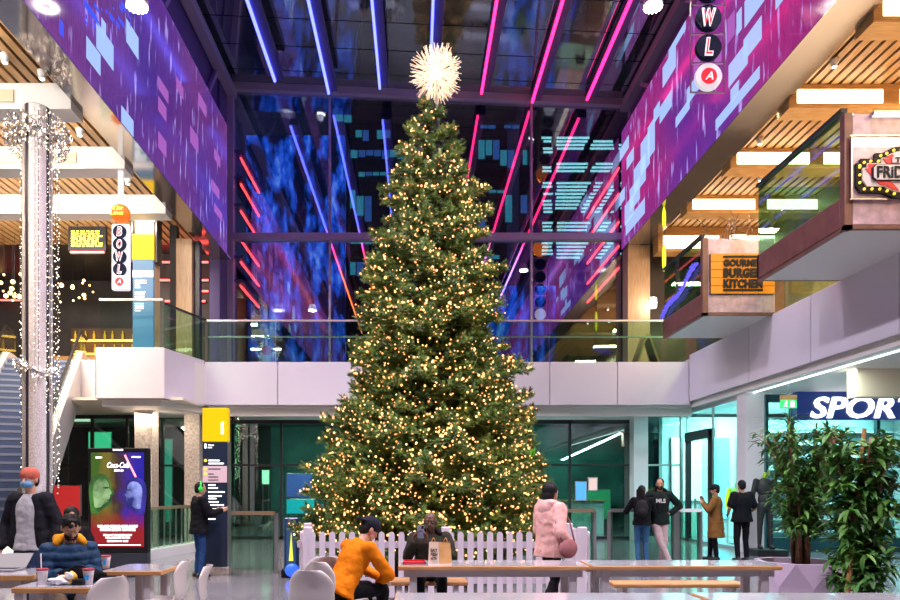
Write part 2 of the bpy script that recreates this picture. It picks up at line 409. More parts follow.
# ---- slatted ceilings with polished soffit bands
def slats(x0, x1, y0, y1, z):
    mb = MB(); x = x0
    while x < x1: mb.box(x, x+.15, y0, y1, z, z+.05); x += .22
    return mb
struct('ceiling_slats_right', slats(7.8, 16, -11, 23.4, 10.05), M['slat'])
struct('ceiling_right', MB().box(7.6, 17, -12, 32, 10.16, 10.3), M['dark'])
struct('ceiling_soffit_right', MB().box(7.0, 7.78, -11, YG-.3, 9.70, 9.76).box(7.74, 7.78, -11, YG-.3, 9.76, 10.1), M['mirror_soffit'])
struct('ceiling_slats_left', slats(-16, -6.7, -11, 22.4, 9.40), M['slat'])
struct('ceiling_left', MB().box(-17, -6.4, -12, 32, 9.51, 9.65), M['dark'])
struct('ceiling_soffit_left', MB().box(-6.64, -6.03, -11, YG-1.2, 9.05, 9.11).box(-6.66, -6.62, -11, YG-1.2, 9.11, 9.45), M['mirror_soffit'])
# cream bulkhead beams of the left ceiling
for y, h in ((13.5, .42), (16.0, .42), (18.6, .5)):
    struct('beam_ceiling_left', MB().box(-16, -6.66, y, y+.5, 8.9, 9.40), M['white'])
for y in (13.46, 15.96):
    struct('beam_panel_left', MB().box(-12.0, -7.75, y, y+.05, 9.02, 9.26), M['beige'])
# rear and outer walls (mostly behind the camera or inside the restaurants)
dk = mat('dark_interior_wall', (.045, .035, .035), .6, noise=.3, nscale=1.2)
struct('wall_rear', MB().box(-18, 18, -14, -13.7, 0, 16), mat('rear_wall', (.10, .09, .12), .5))
struct('wall_left', MB().box(-17, -16.7, -14, 32, 0, 10), dk)
struct('wall_right', MB().box(16.7, 17, -14, 32, 0, 10.2), dk)
struct('wall_upper_restaurant_left', MB().box(-17, -6.45, 26.62, 26.9, 5.2, 9.6), dk)
struct('wall_restaurant_left', MB().box(-9.25, -6.5, 23.6, 23.75, 5.2, 9.5), dk)
warm = mat('restaurant_front_wood', (.34, .22, .12), .5, noise=.3, nscale=2)
mb = MB().box(11.6, 11.9, -10, 24.2, 5.42, 10.05)
struct('wall_restaurant_front_right', mb, warm)
struct('wall_upper_restaurant_right', MB().box(7.5, 17, 24.2, 24.5, 5.4, 10.1), dk)
struct('wall_shops_left', MB().box(-17, -5.6, 27, 27.3, 0, 4.0), dk)
struct('wall_shops_back', MB().box(-5.6, 8, 27, 27.3, 0, 4.0), mat('back_shop_wall', (.08, .20, .18), .6, noise=.6, nscale=.9))
struct('wall_shop_right', MB().box(8.3, 17, 23.6, 23.9, 0, 4.0), mat('shop_white_wall', (.70, .80, .80), .5))
struct('wall_shop_right_side', MB().box(15.5, 15.7, 15, 24, 0, 4.0), M['white'])
# ---- large columns
mb = MB().box(-8.0, -7.5, 19.9, 20.4, 0, 3.85)
struct('column_stone_left', mb, M['stone'])
struct('column_stone_second', MB().box(-6.95, -6.5, 21.0, 21.4, 0, 3.85), M['stone'])
struct('column_white_back', MB().box(wx(633, 21.6), wx(647, 21.6), 21.5, 21.95, 0, 4.0), M['white'])
struct('column_white_shop', MB().box(wx(745, 17.4), wx(763, 17.4), 17.35, 17.85, 0, 4.0), M['white'])
struct('column_wood_upper', MB().box(-7.06, -6.6, 20.6, 21.0, 5.22, 8.95), M['post_wood'])
struct('trim_4', MB().box(-7.30, -7.10, 20.75, 21.0, 5.22, 9.5).box(-6.55, -6.42, 20.75, 21.0, 5.22, 8.95), M['dark'])
struct('column_wood_right', MB().box(wx(628, 23.3), wx(650, 23.3), 23.3, 23.9, 5.26, 9.7), M['post_wood'])
# ---- dark shopfront of the back wall, ground floor
def shopfront(name, label, x0, x1, y, z1, n, gm, fm, dz=2.3, door=None):
    r = thing(name, label, 'shopfront', ((x0+x1)/2, y, 0)); r['kind'] = 'structure'
    mb = MB().box(x0, x1, y-.05, y+.07, z1-.12, z1).box(x0, x1, y-.05, y+.07, 0, .1)
    for i in range(n+1):
        x = x0+(x1-x0)*i/n; mb.box(x-.035, x+.035, y-.05, y+.07, 0, z1)
    mb.box(x0, x1, y-.04, y+.06, dz, dz+.06)
    mb.build('window_frame', fm, r)
    for i in range(n):
        a = x0+(x1-x0)*i/n; b = x0+(x1-x0)*(i+1)/n
        MB().box(a+.04, b-.04, y, y+.02, .1, z1-.12).build('pane', gm, r)
    return r
shopfront('window_2', 'dark glazed shopfront left of the tree', -5.85, -1.0, 22, 3.75, 3, M['dark_glass'], M['dark'])
shopfront('window_3', 'dark teal shopfront right of the tree', -1.0, 6.78, 22, 3.75, 4, M['dark_glass'], M['dark'])
shopfront('window_4', 'shopfront behind the stone columns', -16, -5.85, 22.4, 3.95, 9, M['dark_glass'], M['dark'])
shopfront('window_5', 'bright teal shop window beside white column', 7.1, 8.3, 21.9, 3.98, 1, M['teal_glass'], M['steel'])
# side glazing along X = 8.3
r = thing('window_6', 'long teal glass shop wall with a dark door frame', 'window', (8.3, 19.7, 0)); r['kind'] = 'structure'
mb = MB()
for y in (17.9, 19.55, 21.4, 21.9): mb.box(8.27, 8.33, y-.02, y+.02, 0, 3.97)
mb.box(8.27, 8.33, 17.9, 21.9, 3.86, 3.97).box(8.27, 8.33, 17.9, 21.9, 0, .08)
mb.build('window_frame', M['steel'], r)
for a, b in ((17.92, 19.5), (19.6, 21.38), (21.42, 21.88)): MB().box(8.29, 8.31, a, b, .08, 3.86).build('pane', M['teal_glass'], r)
mb = MB().box(8.2, 8.36, 19.6, 19.68, 0, 3.25).box(8.2, 8.36, 21.25, 21.33, 0, 3.25).box(8.18, 8.38, 19.6, 21.33, 3.02, 3.28)
mb.build('door_frame', M['dark'], r)
MB().box(8.1, 8.15, 20.35, 20.4, .9, 1.3).build('door_handle', M['steel'], r)
# sports shop front on Y = 17.6
r = thing('window_7', 'sports shop window with dark frame under the blue sign', 'window', (11, 17.6, 0)); r['kind'] = 'structure'
mb = MB()
for x in (8.8, 9.45, 11.6, 13.6): mb.box(x-.04, x+.04, 17.55, 17.68, 0, 3.95)
mb.box(8.8, 13.6, 17.55, 17.68, 3.75, 3.95).box(8.8, 13.6, 17.55, 17.7, 0, .35)
mb.build('window_frame', mat('teal_dark_frame', (.02, .10, .12), .3), r)
for a, b in ((8.84, 9.41), (9.49, 11.56), (11.64, 13.56)): MB().box(a, b, 17.6, 17.62, .35, 3.75).build('pane', M['teal_glass'], r)
# ================================================================== LED SCREENS
def led_mat(name, ca, cb, cc, strength, seed):
    """a big video screen: violet picture with falling rain streaks; glossy face"""
    m = bpy.data.materials.new(name); m.use_nodes = True; N, L = nodes(m); b = N['Principled BSDF']
    b.inputs['Base Color'].default_value = (.03, .02, .05, 1); b.inputs['Roughness'].default_value = .12; b.inputs['Specular IOR Level'].default_value = .9
    tc = N.new('ShaderNodeTexCoord')
    def noise(scale, vec_scale, detail=3):
        mp = N.new('ShaderNodeMapping'); mp.inputs['Scale'].default_value = vec_scale; mp.inputs['Location'].default_value = (seed, seed, seed)
        t = N.new('ShaderNodeTexNoise'); t.inputs['Scale'].default_value = scale; t.inputs['Detail'].default_value = detail
        L.new(tc.outputs['Object'], mp.inputs[0]); L.new(mp.outputs[0], t.inputs['Vector']); return t.outputs['Fac']
    r1 = N.new('ShaderNodeValToRGB'); e = r1.color_ramp.elements; e[0].position = .34; e[0].color = (*ca, 1); e[1].position = .66; e[1].color = (*cc, 1)
    k = r1.color_ramp.elements.new(.5); k.color = (*cb, 1)
    L.new(noise(.22, (1, 1, 1), 1), r1.inputs[0])
    r2 = N.new('ShaderNodeValToRGB'); e = r2.color_ramp.elements; e[0].position = .60; e[0].color = (0,0,0,1); e[1].position = .72; e[1].color = (1,1,1,1)
    L.new(noise(1.0, (1, 5.5, 1.0), 3), r2.inputs[0])
    r3 = N.new('ShaderNodeValToRGB'); e = r3.color_ramp.elements; e[0].position = .4; e[0].color = (.35,.35,.35,1); e[1].position = .7; e[1].color = (1.1,1.1,1.1,1)
    L.new(noise(3.0, (1, 12, 1.0), 3), r3.inputs[0])
    mx0 = N.new('ShaderNodeMixRGB'); mx0.blend_type = 'MULTIPLY'; mx0.inputs[0].default_value = .45
    L.new(r1.outputs[0], mx0.inputs[1]); L.new(r3.outputs[0], mx0.inputs[2])
    mx = N.new('ShaderNodeMixRGB'); mx.inputs[2].default_value = (.40, .32, .80, 1)
    L.new(r2.outputs[0], mx.inputs[0]); L.new(mx0.outputs[0], mx.inputs[1]); L.new(mx.outputs[0], b.inputs['Emission Color'])
    b.inputs['Emission Strength'].default_value = strength
    return m
blk = mat('screen_pale_blue_block', (.03, .03, .05), .2, emit=(.40, .58, 1.0), estr=.56); blk2 = mat('screen_pink_block', (.03, .02, .04), .2, emit=(.40, .12, .50), estr=.55)
pix = mat('screen_blue_flecks', (.02, .02, .04), .2, emit=(.04, .07, .8), estr=.7)
M['screen_edge'] = mat('screen_edge', (.05, .04, .07), .3)
def led(name, label, X, side, y0, y1, z0, z1, m, blocks, pinks, blues):
    r = thing(name, label, 'video screen', (X, (y0+y1)/2, z0))
    MB().box(min(X, X+side*.14), max(X, X+side*.14), y0, y1, z0+.065, z1).build('cabinet', M['screen_edge'], r)
    xf = X-side*.006
    MB().box(min(xf, X), max(xf, X), y0+.03, y1-.03, z0+.02, z1-.03).build('display', m, r)
    def blob(lst, nm, mm):
        mb = MB()
        for (pa, pb, ya, yb) in lst:            # picture squares: left, right column, top and bottom at the farther edge
            Y0, Y1 = sorted((X*FPX/(pa-VX), X*FPX/(pb-VX)))
            Yf = Y1
            za, zb = wz(ya, Yf), wz(yb, Yf)
            lo, hi = max(min(za, zb), z0+.02), min(max(za, zb), z1-.03)
            if hi > lo: MB().box(min(xf-side*.006, xf), max(xf-side*.006, xf), Y0, Y1, lo, hi).build(nm, mm, r)
    blob(blocks, 'picture_block', blk); blob(pinks, 'picture_square', blk2); blob(blues, 'picture_fleck', pix)
    return r
mL = led_mat('led_picture_indigo', (.05, .020, .23), (.115, .030, .20), (.165, .034, .16), .74, 3.1)
mR = led_mat('led_picture_magenta', (.075, .022, .27), (.19, .026, .21), (.29, .018, .16), .78, 7.7)
rb = rng(5)
blues = [(84+rb.random()*46, 0, 6+rb.random()*20, 0) for _ in range(22)]
blues = [(a, a+1.2+2*(i % 3), c, c+1.5+(i % 4)) for i, (a, b, c, d) in enumerate(blues)]+[(59, 63, 24, 38), (84, 97, 18, 25)]
led('video_screen', 'long indigo and violet screen band over the escalator side', -6.03, -1, -11, 22.35, 9.05, 13.2, mL,
    [(86, 100, 55, 76), (96, 113, 46, 71), (101, 105.5, 24, 38), (126, 138, 38, 60), (121, 133, 121, 139)],
    [(176, 183, 88, 100), (158, 168, 92, 104), (158, 166, 108, 122), (198, 206, 106, 118), (158, 166, 142, 158), (190, 198, 138, 154), (214, 220, 158, 168), (212, 219, 190, 200), (214, 222, 214, 222)], blues)
R_b = [(686, 669, 36, 58), (676, 663, 68, 88), (703, 687, 90, 106), (672, 660, 108, 124), (770, 745, 2, 28), (762, 744, 40, 62), (748, 729, 66, 88), (739, 731, 90, 104), (760, 716, 120, 131),
       (655, 648, 128, 160), (650, 641, 144, 176), (646, 634, 170, 196), (640, 630, 190, 212), (634, 625, 206, 226), (645, 626, 222, 236), (629, 620, 150, 162), (634, 627, 158, 170), (625, 618.5, 196, 208), (690, 676, 118, 128), (660, 654, 110, 124), (790, 776, 0, 10), (742, 737, 14, 36)]
led('video_screen', 'long magenta and violet screen band on the slatted ceiling side', 7.0, 1, -11, 24-.15, 9.70, 13.75, mR, R_b,
    [(735, 728, 20, 44), (722, 715, 60, 70), (700, 694, 60, 76)], [])
# ================================================================== ROOF LIGHT BARS
def bar_mat(name, stops):
    """pixel tubes whose colour runs along their length (object Y)"""
    m = bpy.data.materials.new(name); m.use_nodes = True; N, L = nodes(m); b = N['Principled BSDF']
    b.inputs['Base Color'].default_value = (.2, .2, .3, 1)
    tc = N.new('ShaderNodeTexCoord'); sp = N.new('ShaderNodeSeparateXYZ'); mr = N.new('ShaderNodeMapRange')
    mr.inputs['From Min'].default_value = -11; mr.inputs['From Max'].default_value = 24
    r = N.new('ShaderNodeValToRGB'); e = r.color_ramp.elements
    L.new(tc.outputs['Object'], sp.inputs[0]); L.new(sp.outputs['Y'], mr.inputs[0]); L.new(mr.outputs[0], r.inputs[0])
    for i, (y, c) in enumerate(stops):
        q = e[i] if i < 2 else e.new((y+11)/35)
        q.position = (y+11)/35; q.color = (*c, 1)
    L.new(r.outputs[0], b.inputs['Emission Color']); b.inputs['Emission Strength'].default_value = 3.3
    return m
blue, white, pink, red, orange = (.09, .11, 1), (.62, .68, 1), (1, .03, .38), (1, .04, .12), (1, .16, .03)
tubeL = bar_mat('light_bar_blue', [(-11, orange), (24, white), (-2, orange), (3, red), (7, blue), (20, blue), (23, (.25, .28, 1))])
tubeR = bar_mat('light_bar_pink', [(-11, blue), (24, white), (0, (.6, .3, 1)), (6, (1, .012, .10)), (19.6, (1, .012, .14)), (21.0, (.8, .10, .75)), (21.9, (.5, .48, 1)), (22.8, white)])
fin = mat('light_bar_fin', (.09, .075, .24), .4, metal=.3)
names7 = ['first', 'second', 'third', 'fourth', 'fifth', 'sixth', 'seventh']
for i, (k, ye) in enumerate(zip((-.345, -.22, -.09, .035, .165, .298, .433), (22.6, 23.3, 23.0, 23.2, 23.3, 23.7, 23.4))):
    zs = 14.75; x = k*(zs-EYE)
    zs = min(zs, roofz(x)-.35)
    r = thing('light_bar', '%s glowing roof bar counted from the screen over the escalator' % names7[i], 'light bar', (x, 6, zs), group='roof light bars')
    MB().box(x-.035, x+.035, -11, ye, zs-.04, zs+.04).build('light_tube', tubeL if i < 4 else tubeR, r)
    # fins behind the tube
    mb = MB().box(x-.05, x+.28, -11, ye, zs+.05, zs+.30)
    for y in range(-10, 24, 4): mb.box(x+.08, x+.12, y, y+.04, zs+.30, roofz(x)-.01)
    mb.build('fin', fin, r)
def red_bars(X, ys, y0, y1, side):
    for i, py in enumerate(ys):
        z = wz(py, y0)
        r = thing('light_bar', '%s red neon bar down beside the %s edge of the glass wall' % (names7[i], side), 'light bar', (X, y0, z), group='red neon bars')
        MB().box(X-.03, X+.03, y0, y1, z-.03, z+.03).build('light_tube', M['screen_red'], r)
        MB().box(X-.17, X+.17, y0-.36, y1, z+.035, z+.12).build('fin', fin, r)
red_bars(-6.1, (158, 184, 211, 240, 262, 286), 24.35, 27.2, 'escalator-side')
red_bars(7.1, (168, 194, 222, 246, 268), 24.5, 29, 'burger-side')
# spotlight domes hanging near the roof
for px, py, Y, nm in ((137, 3, 13, 'small ring spotlight above the indigo screen'), (653, 4, 15, 'small ring spotlight above the magenta screen')):
    p = P(px, py, Y)
    r = thing('spotlight', nm, 'spotlight', p)
    MB().lathe([(.05, .25), (.14, .2), (.2, .05), (.2, -.02), (.16, -.05)], p, 20).build('housing', M['white'], r, True)
    mb = MB()
    for k in range(14): mb.octa((p.x+.17*math.cos(k*2*PI/14), p.y+.17*math.sin(k*2*PI/14), p.z-.07), .035)
    mb.build('lamp_ring', M['lamp_white'], r)
    MB().cyl((p.x, p.y, p.z+.2), (p.x, p.y, roofz(p.x)-.02), .015).build('hanging_rod', M['dark'], r)
# ================================================================== SLAT CEILING LIGHT BOXES (right)
ordw = ['nearest the front', 'above the round striped sign balcony', 'above the glass of the front balcony', 'above the burger sign', 'at the far restaurant wall']
for (y, z0, h, nm) in ((11.96, 9.55, .5, ordw[0]), (14.66, 9.55, .5, ordw[1]), (17.4, 9.55, .5, ordw[2]), (20.2, 9.55, .5, ordw[3]), (22.6, 9.25, .62, ordw[4])):
    r = thing('ceiling_light_box', 'wood framed warm light box under the slats %s' % nm, 'light box', (11, y, z0))
    x0 = 7.82
    mb = MB()
    n = 4; w = 2.45
    mb.box(x0, 16, y+.06, y+.5, z0, 10.05)
    mb.box(x0, 16, y, y+.06, z0, z0+.1).box(x0, 16, y, y+.06, z0+h-.1, z0+h)
    for k in range(n):
        xa = x0+k*2.15; mb.box(xa, xa+.16, y, y+.06, z0+.1, z0+h-.1)
        if xa+2.15 <= 16: mb.box(xa+1.97, xa+2.15, y, y+.06, z0+.1, z0+h-.1)
    mb.build('frame', M['lightbox_frame'], r)
    for k in range(n):
        xa = x0+k*2.15+.16
        MB().box(xa, min(xa+1.81, 15.9), y+.02, y+.055, z0+.1, z0+h-.1).build('light_panel', M['lightbox'], r)
rs = rng(12); k = 0
for (x, y) in ((8.6, 12.9), (9.6, 13.2), (8.25, 13.8), (8.9, 15.6), (9.9, 16.0), (8.3, 16.9), (8.6, 18.5), (9.3, 18.9), (-7.4, 12.6), (-8.2, 12.9), (-7.0, 13.1), (-7.3, 15.2), (-8.0, 17.2), (-7.25, 17.6)):
    z = 10.05 if x > 0 else 9.40
    r = thing('downlight', 'small round white downlight set between ceiling slats', 'downlight', (x, y, z), group='downlights in the slatted ceilings')
    MB().lathe([(.03, .0), (.075, 0), (.085, -.03), (.05, -.16), (.048, -.16)], (x, y, z), 16).build('housing', M['white'], r, True)
    MB().lathe([(.04, -.162), (.03, -.168)], (x, y, z), 14).build('lamp', M['lamp_white'], r)
# ================================================================== BALCONY BOXES (right)
def balcony(name, label, X0, X1, Yf, Yr, sign_wall):
    r = thing(name, label, 'balcony', ((X0+X1)/2, Yf, 5.49))
    zb = 5.49
    MB().box(X0+.03, X1, Yf+.03, Yr-.03, zb, zb+.12).build('floor_slab', M['soffit'], r)
    mb = MB().bbox(X0, X0+.06, Yf+.12, Yr, zb+.03, zb+.48, .01).bbox(X0, X0+.06, Yf+.12, Yr, zb-.03, zb+.015, .005).box(X0, X0+.12, Yf, Yf+.12, zb-.02, zb+1.72)
    mb.box(X0, X1, Yr-.06, Yr, zb, zb+.48).box(X0, X1, Yf, Yf+.08, zb-.02, zb+.04)
    mb.build('cladding', M['brown'], r)
    MB().bbox(X0+.12, X1, Yf, Yf+.10, zb+.04, zb+1.70, .01).build('front_panel', M['pinkstone'], r)
    mb = MB().box(X0-.02, X0+.08, Yf+.06, Yr, zb+1.76, zb+1.82)
    mb.build('handrail', M['dark'], r)
    n = 3
    for i in range(n):
        a = Yf+.14+(Yr-Yf-.14)*i/n; b = Yf+.14+(Yr-Yf-.14)*(i+1)/n
        MB().box(X0+.02, X0+.035, a+.01, b-.01, zb+.48, zb+1.76).build('glass_panel', M['rail_glass'], r)
    MB().box(X0+.03, X1, Yr-.035, Yr-.02, zb+.48, zb+1.76).build('glass_panel', M['rail_glass'], r)
    # recessed downlight washing the panel
    return r
b1 = balcony('balcony', 'projecting balcony with pink panel and red striped round sign', 6.43, 9.4, 10.5, 13.2, True)
b2 = balcony('balcony', 'projecting balcony with pink panel and orange burger sign', 6.43, 8.05, 15.7, 18.2, True)
# wall lamps washing the panels
for (x, y, z, w, nm) in ((7.05, 10.42, 7.02, .5, 'slim lamp washing the pink panel over the striped sign'), (7.2, 15.62, 7.08, .3, 'slim lamp washing the pink panel over the burger sign')):
    r = thing('wall_lamp', nm, 'wall lamp', (x, y, z)); wl_ = emis('panel_wash_lamp', (1, .80, .6), 1.5)
    MB().box(x-w/2, x+w/2, y-.03, y+.08, z+.12, z+.16).build('housing', M['steel'], r)
    MB().box(x-w/2+.03, x+w/2-.03, y-.02, y+.06, z+.112, z+.12).build('lamp', wl_, r)
# ---- striped sign on balcony 1
Yf = 10.5
cx = wx(901.5, Yf-.16); cz = wz(170.0, Yf-.16)
r = thing('restaurant_sign', 'round red and white striped sign with yellow bulbs on the near balcony', 'sign', (cx, Yf, cz))
MB().bbox(wx(850, Yf), wx(953, Yf), Yf-.05, Yf, wz(200, Yf), wz(138, Yf), .01).build('back_board', M['pinkstone'], r)
mb = MB().box(wx(848, Yf), wx(955, Yf), Yf-.06, Yf-.03, wz(138, Yf), wz(137, Yf)).box(wx(848, Yf), wx(955, Yf), Yf-.06, Yf-.03, wz(201, Yf), wz(200, Yf)).box(wx(849, Yf), wx(850, Yf), Yf-.06, Yf-.03, wz(200, Yf), wz(138, Yf))
mb.build('frame', M['steel'], r)
u = 10.34/700                                   # one picture pixel at that depth
def outline(g):
    # stepped marquee outline with a round middle (x to the right of the centre, z up), grown by g
    half = [(-46-g, 8+g), (-41-g, 8+g), (-41-g, 13+g), (-25-g, 13+g), (-25-g, 19+g), (-17-g, 19+g)]
    top = half+[(-15+(15*2)*i/8, 21+g+5*math.sin(PI*i/8)) for i in range(9)]+[(-x, z) for x, z in reversed(half)]
    bot = [(41+g, -21-g), (20+g, -21-g)]+[(16-32*i/8, -22-g-5*math.sin(PI*i/8)) for i in range(9)]+[(-20-g, -21-g), (-41-g, -21-g), (-46-g, -14-g)]
    bot = [(46+g, -14-g)]+bot
    return [(cx+x*u*.9, cz+z*u*.92) for x, z in top+bot]
MB().prism(outline(1.5), Yf-.10, Yf-.05, 'y').build('border', M['black'], r)
MB().prism(outline(-4.5), Yf-.13, Yf-.10, 'y').build('face', mat('sign_white', (.75, .68, .68), .4), r)
mb = MB()
def clip_poly(poly, a, b, c):
    out = []
    for i in range(len(poly)):
        p, q = poly[i], poly[(i+1) % len(poly)]; dp = a*p[0]+b*p[1]-c; dq = a*q[0]+b*q[1]-c
        if dp >= 0: out.append(p)
        if (dp >= 0) != (dq >= 0):
            t = dp/(dp-dq); out.append((p[0]+(q[0]-p[0])*t, p[1]+(q[1]-p[1])*t))
    return out
inner = outline(-5.5)
for k in range(-6, 7):
    a, b = math.cos(.75), math.sin(.75); c0 = a*cx+b*cz+k*.29-.07
    pl = clip_poly(clip_poly(inner, a, b, c0), -a, -b, -(c0+.15))
    if len(pl) > 2: mb.prism(pl, Yf-.14, Yf-.13, 'y')
mb.build('red_stripes', mat('sign_red', (.55, .01, .02), .4, emit=(.6, .01, .02), estr=.25), r)
ol = outline(-1.8); mb = MB(); L = 0; pts = []
for i in range(len(ol)):
    p, q = Vector(ol[i]), Vector(ol[(i+1) % len(ol)]); d = (q-p).length; s_ = 0
    while L+s_ < d: t = (L+s_)/d; pts.append(p.lerp(q, t)); s_ += .115
    L = (L+s_)-d
sb = emis('sign_bulb', (1, .62, .06), .8)
for p in pts: MB().ell((p.x, Yf-.115, p.y), .021, seg=8, rings=5).build('bulb', sb, r)
pl = [(-29, -7.5), (-26, -10.5), (26, -10.5), (29, -7.5), (29, 3), (26, 6), (-26, 6), (-29, 3)]
MB().prism([(cx+x*u, cz+z*u) for x, z in pl], Yf-.16, Yf-.14, 'y').build('name_plate', M['black'], r)
MB().prism([(cx+x*u*.955, cz+(z+2.5)*u*.90-2.5*u) for x, z in pl], Yf-.168, Yf-.16, 'y').build('name_plate', mat('plate_white', (.8, .74, .72), .4), r)
text_obj('lettering', 'FRiDAYS', M['black'], r, 50*u, 12*u, front_M(cx, Yf-.17, cz-2.2*u), .012, bold=.02)
MB().bbox(cx-9*u, cx+9*u, Yf-.165, Yf-.14, cz+7*u, cz+13.5*u, .01).build('name_plate', mat('plate_white2', (.8, .74, .72), .4), r)
text_obj('lettering', 'TGi', M['black'], r, 13*u, 5*u, front_M(cx, Yf-.165, cz+10*u), .01, bold=.02)
# ---- burger sign on balcony 2
Yb2 = 15.7
x0, x1, z0, z1 = wx(709.5, Yb2), wx(773.5, Yb2), wz(294.5, Yb2), wz(254.5, Yb2)
r = thing('restaurant_sign', 'orange tiled sign with black letters on the far balcony', 'sign', ((x0+x1)/2, Yb2, z0))
tile = mat('orange_sign_face', (.62, .20, .004), .5, emit=(1, .30, .005), estr=.22)
mb = MB()
for i in range(4):
    for j in range(5):
        wa, ha = (x1-x0)/4, (z1-z0)/5; mb.box(x0+i*wa+.006, x0+(i+1)*wa-.006, Yb2-.06, Yb2, z0+j*ha+.006, z0+(j+1)*ha-.006)
mb.build('tile_face', tile, r)
MB().box(x0, x1, Yb2-.05, Yb2, z0, z1).build('back_board', M['black'], r)
cxs = wx(741.5, Yb2); w = 39/700*Yb2
for s_, py, h, ww in (('GOURMET', 264.0, 7.2, w), ('BURGER', 273.8, 9.2, w), ('KITCHEN', 284.6, 9.0, w)):
    text_obj('lettering', s_, M['black'], r, ww, h/700*Yb2, front_M(cxs, Yb2-.06, wz(py, Yb2)), .03, bold=.06, spacing=1.12)
MB().box(cxs-w/2, cxs+w/2, Yb2-.09, Yb2-.06, wz(258.6, Yb2), wz(256.8, Yb2)).build('rule', M['black'], r)
MB().box(cxs-w/2, cxs+w/2, Yb2-.09, Yb2-.06, wz(292, Yb2), wz(290, Yb2)).build('rule', M['black'], r)
# twigs in a planter on balcony 2
r = thing('twig_planter', 'bare branching twigs standing in a box on the burger balcony', 'plant', (7.2, 16.4, 7.2))
mb = MB(); q = rng(3)
MB().bbox(6.95, 7.75, 16.2, 16.5, 5.61, 7.2, .02).build('planter_box', M['brown'], r)
for k in range(9):
    x = 7.0+.08*k; p = Vector((x, 16.35, 7.1)); d = Vector((q.uniform(-.3, .3), q.uniform(-.2, .2), 1)).normalized()
    for j in range(3):
        e_ = p+d*q.uniform(.18, .3); mb.tube([p, e_], .012, 5)
        s2 = Vector((q.uniform(-1, 1), q.uniform(-.4, .4), .6)).normalized(); mb.tube([e_, e_+s2*q.uniform(.15, .3)], .008, 5)
        p = e_; d = (d+Vector((q.uniform(-.4, .4), q.uniform(-.3, .3), 0))).normalized()
mb.build('branches', M['bark'], r)
# tables behind the balcony glass: stools and dark seats
for i, (x, y) in enumerate(((7.6, 12.2), (8.4, 12.6), (7.2, 17.2))):
    r = thing('balcony_chair', ('dark chair behind the striped sign balcony glass, nearer the edge', 'dark chair behind the striped sign balcony glass, farther in', 'dark chair behind the railing of the burger balcony')[i], 'chair', (x, y, 5.61))
    MB().bbox(x-.22, x+.22, y-.22, y+.22, 6.03, 6.08, .02).build('seat', M['black'], r)
    MB().bbox(x-.22, x+.22, y+.18, y+.23, 6.08, 6.5, .02).build('backrest', M['black'], r)
    for sx in (-.19, .19):
        for sy in (-.19, .19): MB().cyl((x+sx, y+sy, 5.61), (x+sx*.9, y+sy*.9, 6.04), .015).build('leg', M['black'], r)
# coloured string garland on balcony 2 railing
r = thing('garland', 'blue and violet tinsel garland sloping along the burger balcony glass', 'garland', (6.4, 16.9, 6.2))
mb = MB(); q = rng(8); pts = [Vector((6.39, 18.1-2.2*t, 6.05+.62*t+.06*math.sin(9*t))) for t in [i/16 for i in range(17)]]
mb.tube(pts, .03, 8)
for k in range(260):
    p = pts[q.randrange(16)].lerp(pts[q.randrange(1, 17)], 0) ; d = Vector((q.uniform(-1, .2), q.uniform(-1, 1), q.uniform(-1, 1))).normalized(); mb.tube([p, p+d*.09], .008, 3)
mb.build('tinsel', emis('blue_tinsel', (.12, .10, .9), .5), r)
# tall yellow hanging ornament next to it
r = thing('hanging_ornament', 'tall thin yellow flame ornament hanging by the burger balcony', 'ornament', P(664, 240, 20.2))
mb = MB()
for pyc, h in ((218, 11), (258, 14)):
    c = P(664, pyc, 20.2); mb.ell(c, (.055, .055, h*20.2/700))
mb.build('flame', emis('yellow_flame', (.75, .80, .02), .8), r, True)
c = P(664, 200, 20.2); MB().cyl((c.x, 20.2, wz(276, 20.2)), (c.x, 20.2, 9.71), .012).build('wire', M['dark'], r)
# A-board on the mezzanine
x, y = wx(645, 21.3), 21.3
r = thing('a_board', 'wooden folding menu board standing on the back mezzanine', 'sign', (x, y, 5.26))
for s_, m_ in ((-1, M['oak']), (1, M['black'])):
    mb = MB(); a = Vector((x, y, 6.25)); b = Vector((x+s_*.36, y, 5.26))
    mb.bar(a+Vector((s_*.02, -.3, 0)), b+Vector((0, -.3, 0)), .05, .05).bar(a+Vector((s_*.02, .3, 0)), b+Vector((0, .3, 0)), .05, .05)
    mb.bar((a.x+s_*.05, y-.3, 6.15), (a.x+s_*.05, y+.3, 6.15), .05, .05).bar((b.x-s_*.03, y-.3, 5.36), (b.x-s_*.03, y+.3, 5.36), .05, .05)
    mb.build('frame', M['oak'], r)
    v = [a+Vector((s_*.04, -.28, -.1)), b+Vector((-s_*.02, -.28, .1)), b+Vector((-s_*.02, .28, .1)), a+Vector((s_*.04, .28, -.1))]
    n_ = Vector((s_*.02, 0, .006)); MB().add(v+[p+n_ for p in v], [(0,1,2,3), (7,6,5,4), (0,4,5,1), (1,5,6,2), (2,6,7,3), (3,7,4,0)]).build('panel', m_, r)
# restaurant wall-lamp (white lantern)
c = P(653, 303, 22.9)
r = thing('wall_lantern', 'small glowing white lantern on the wooden post', 'lamp', c)
MB().lathe([(.02, -.16), (.1, -.15), (.12, 0), (.1, .16), (.02, .18)], c, 14).build('shade', M['lamp_white'], r, True)
MB().cyl((c.x, c.y, c.z+.17), (c.x, c.y+.4, c.z+.22), .015).build('bracket', M['dark'], r)
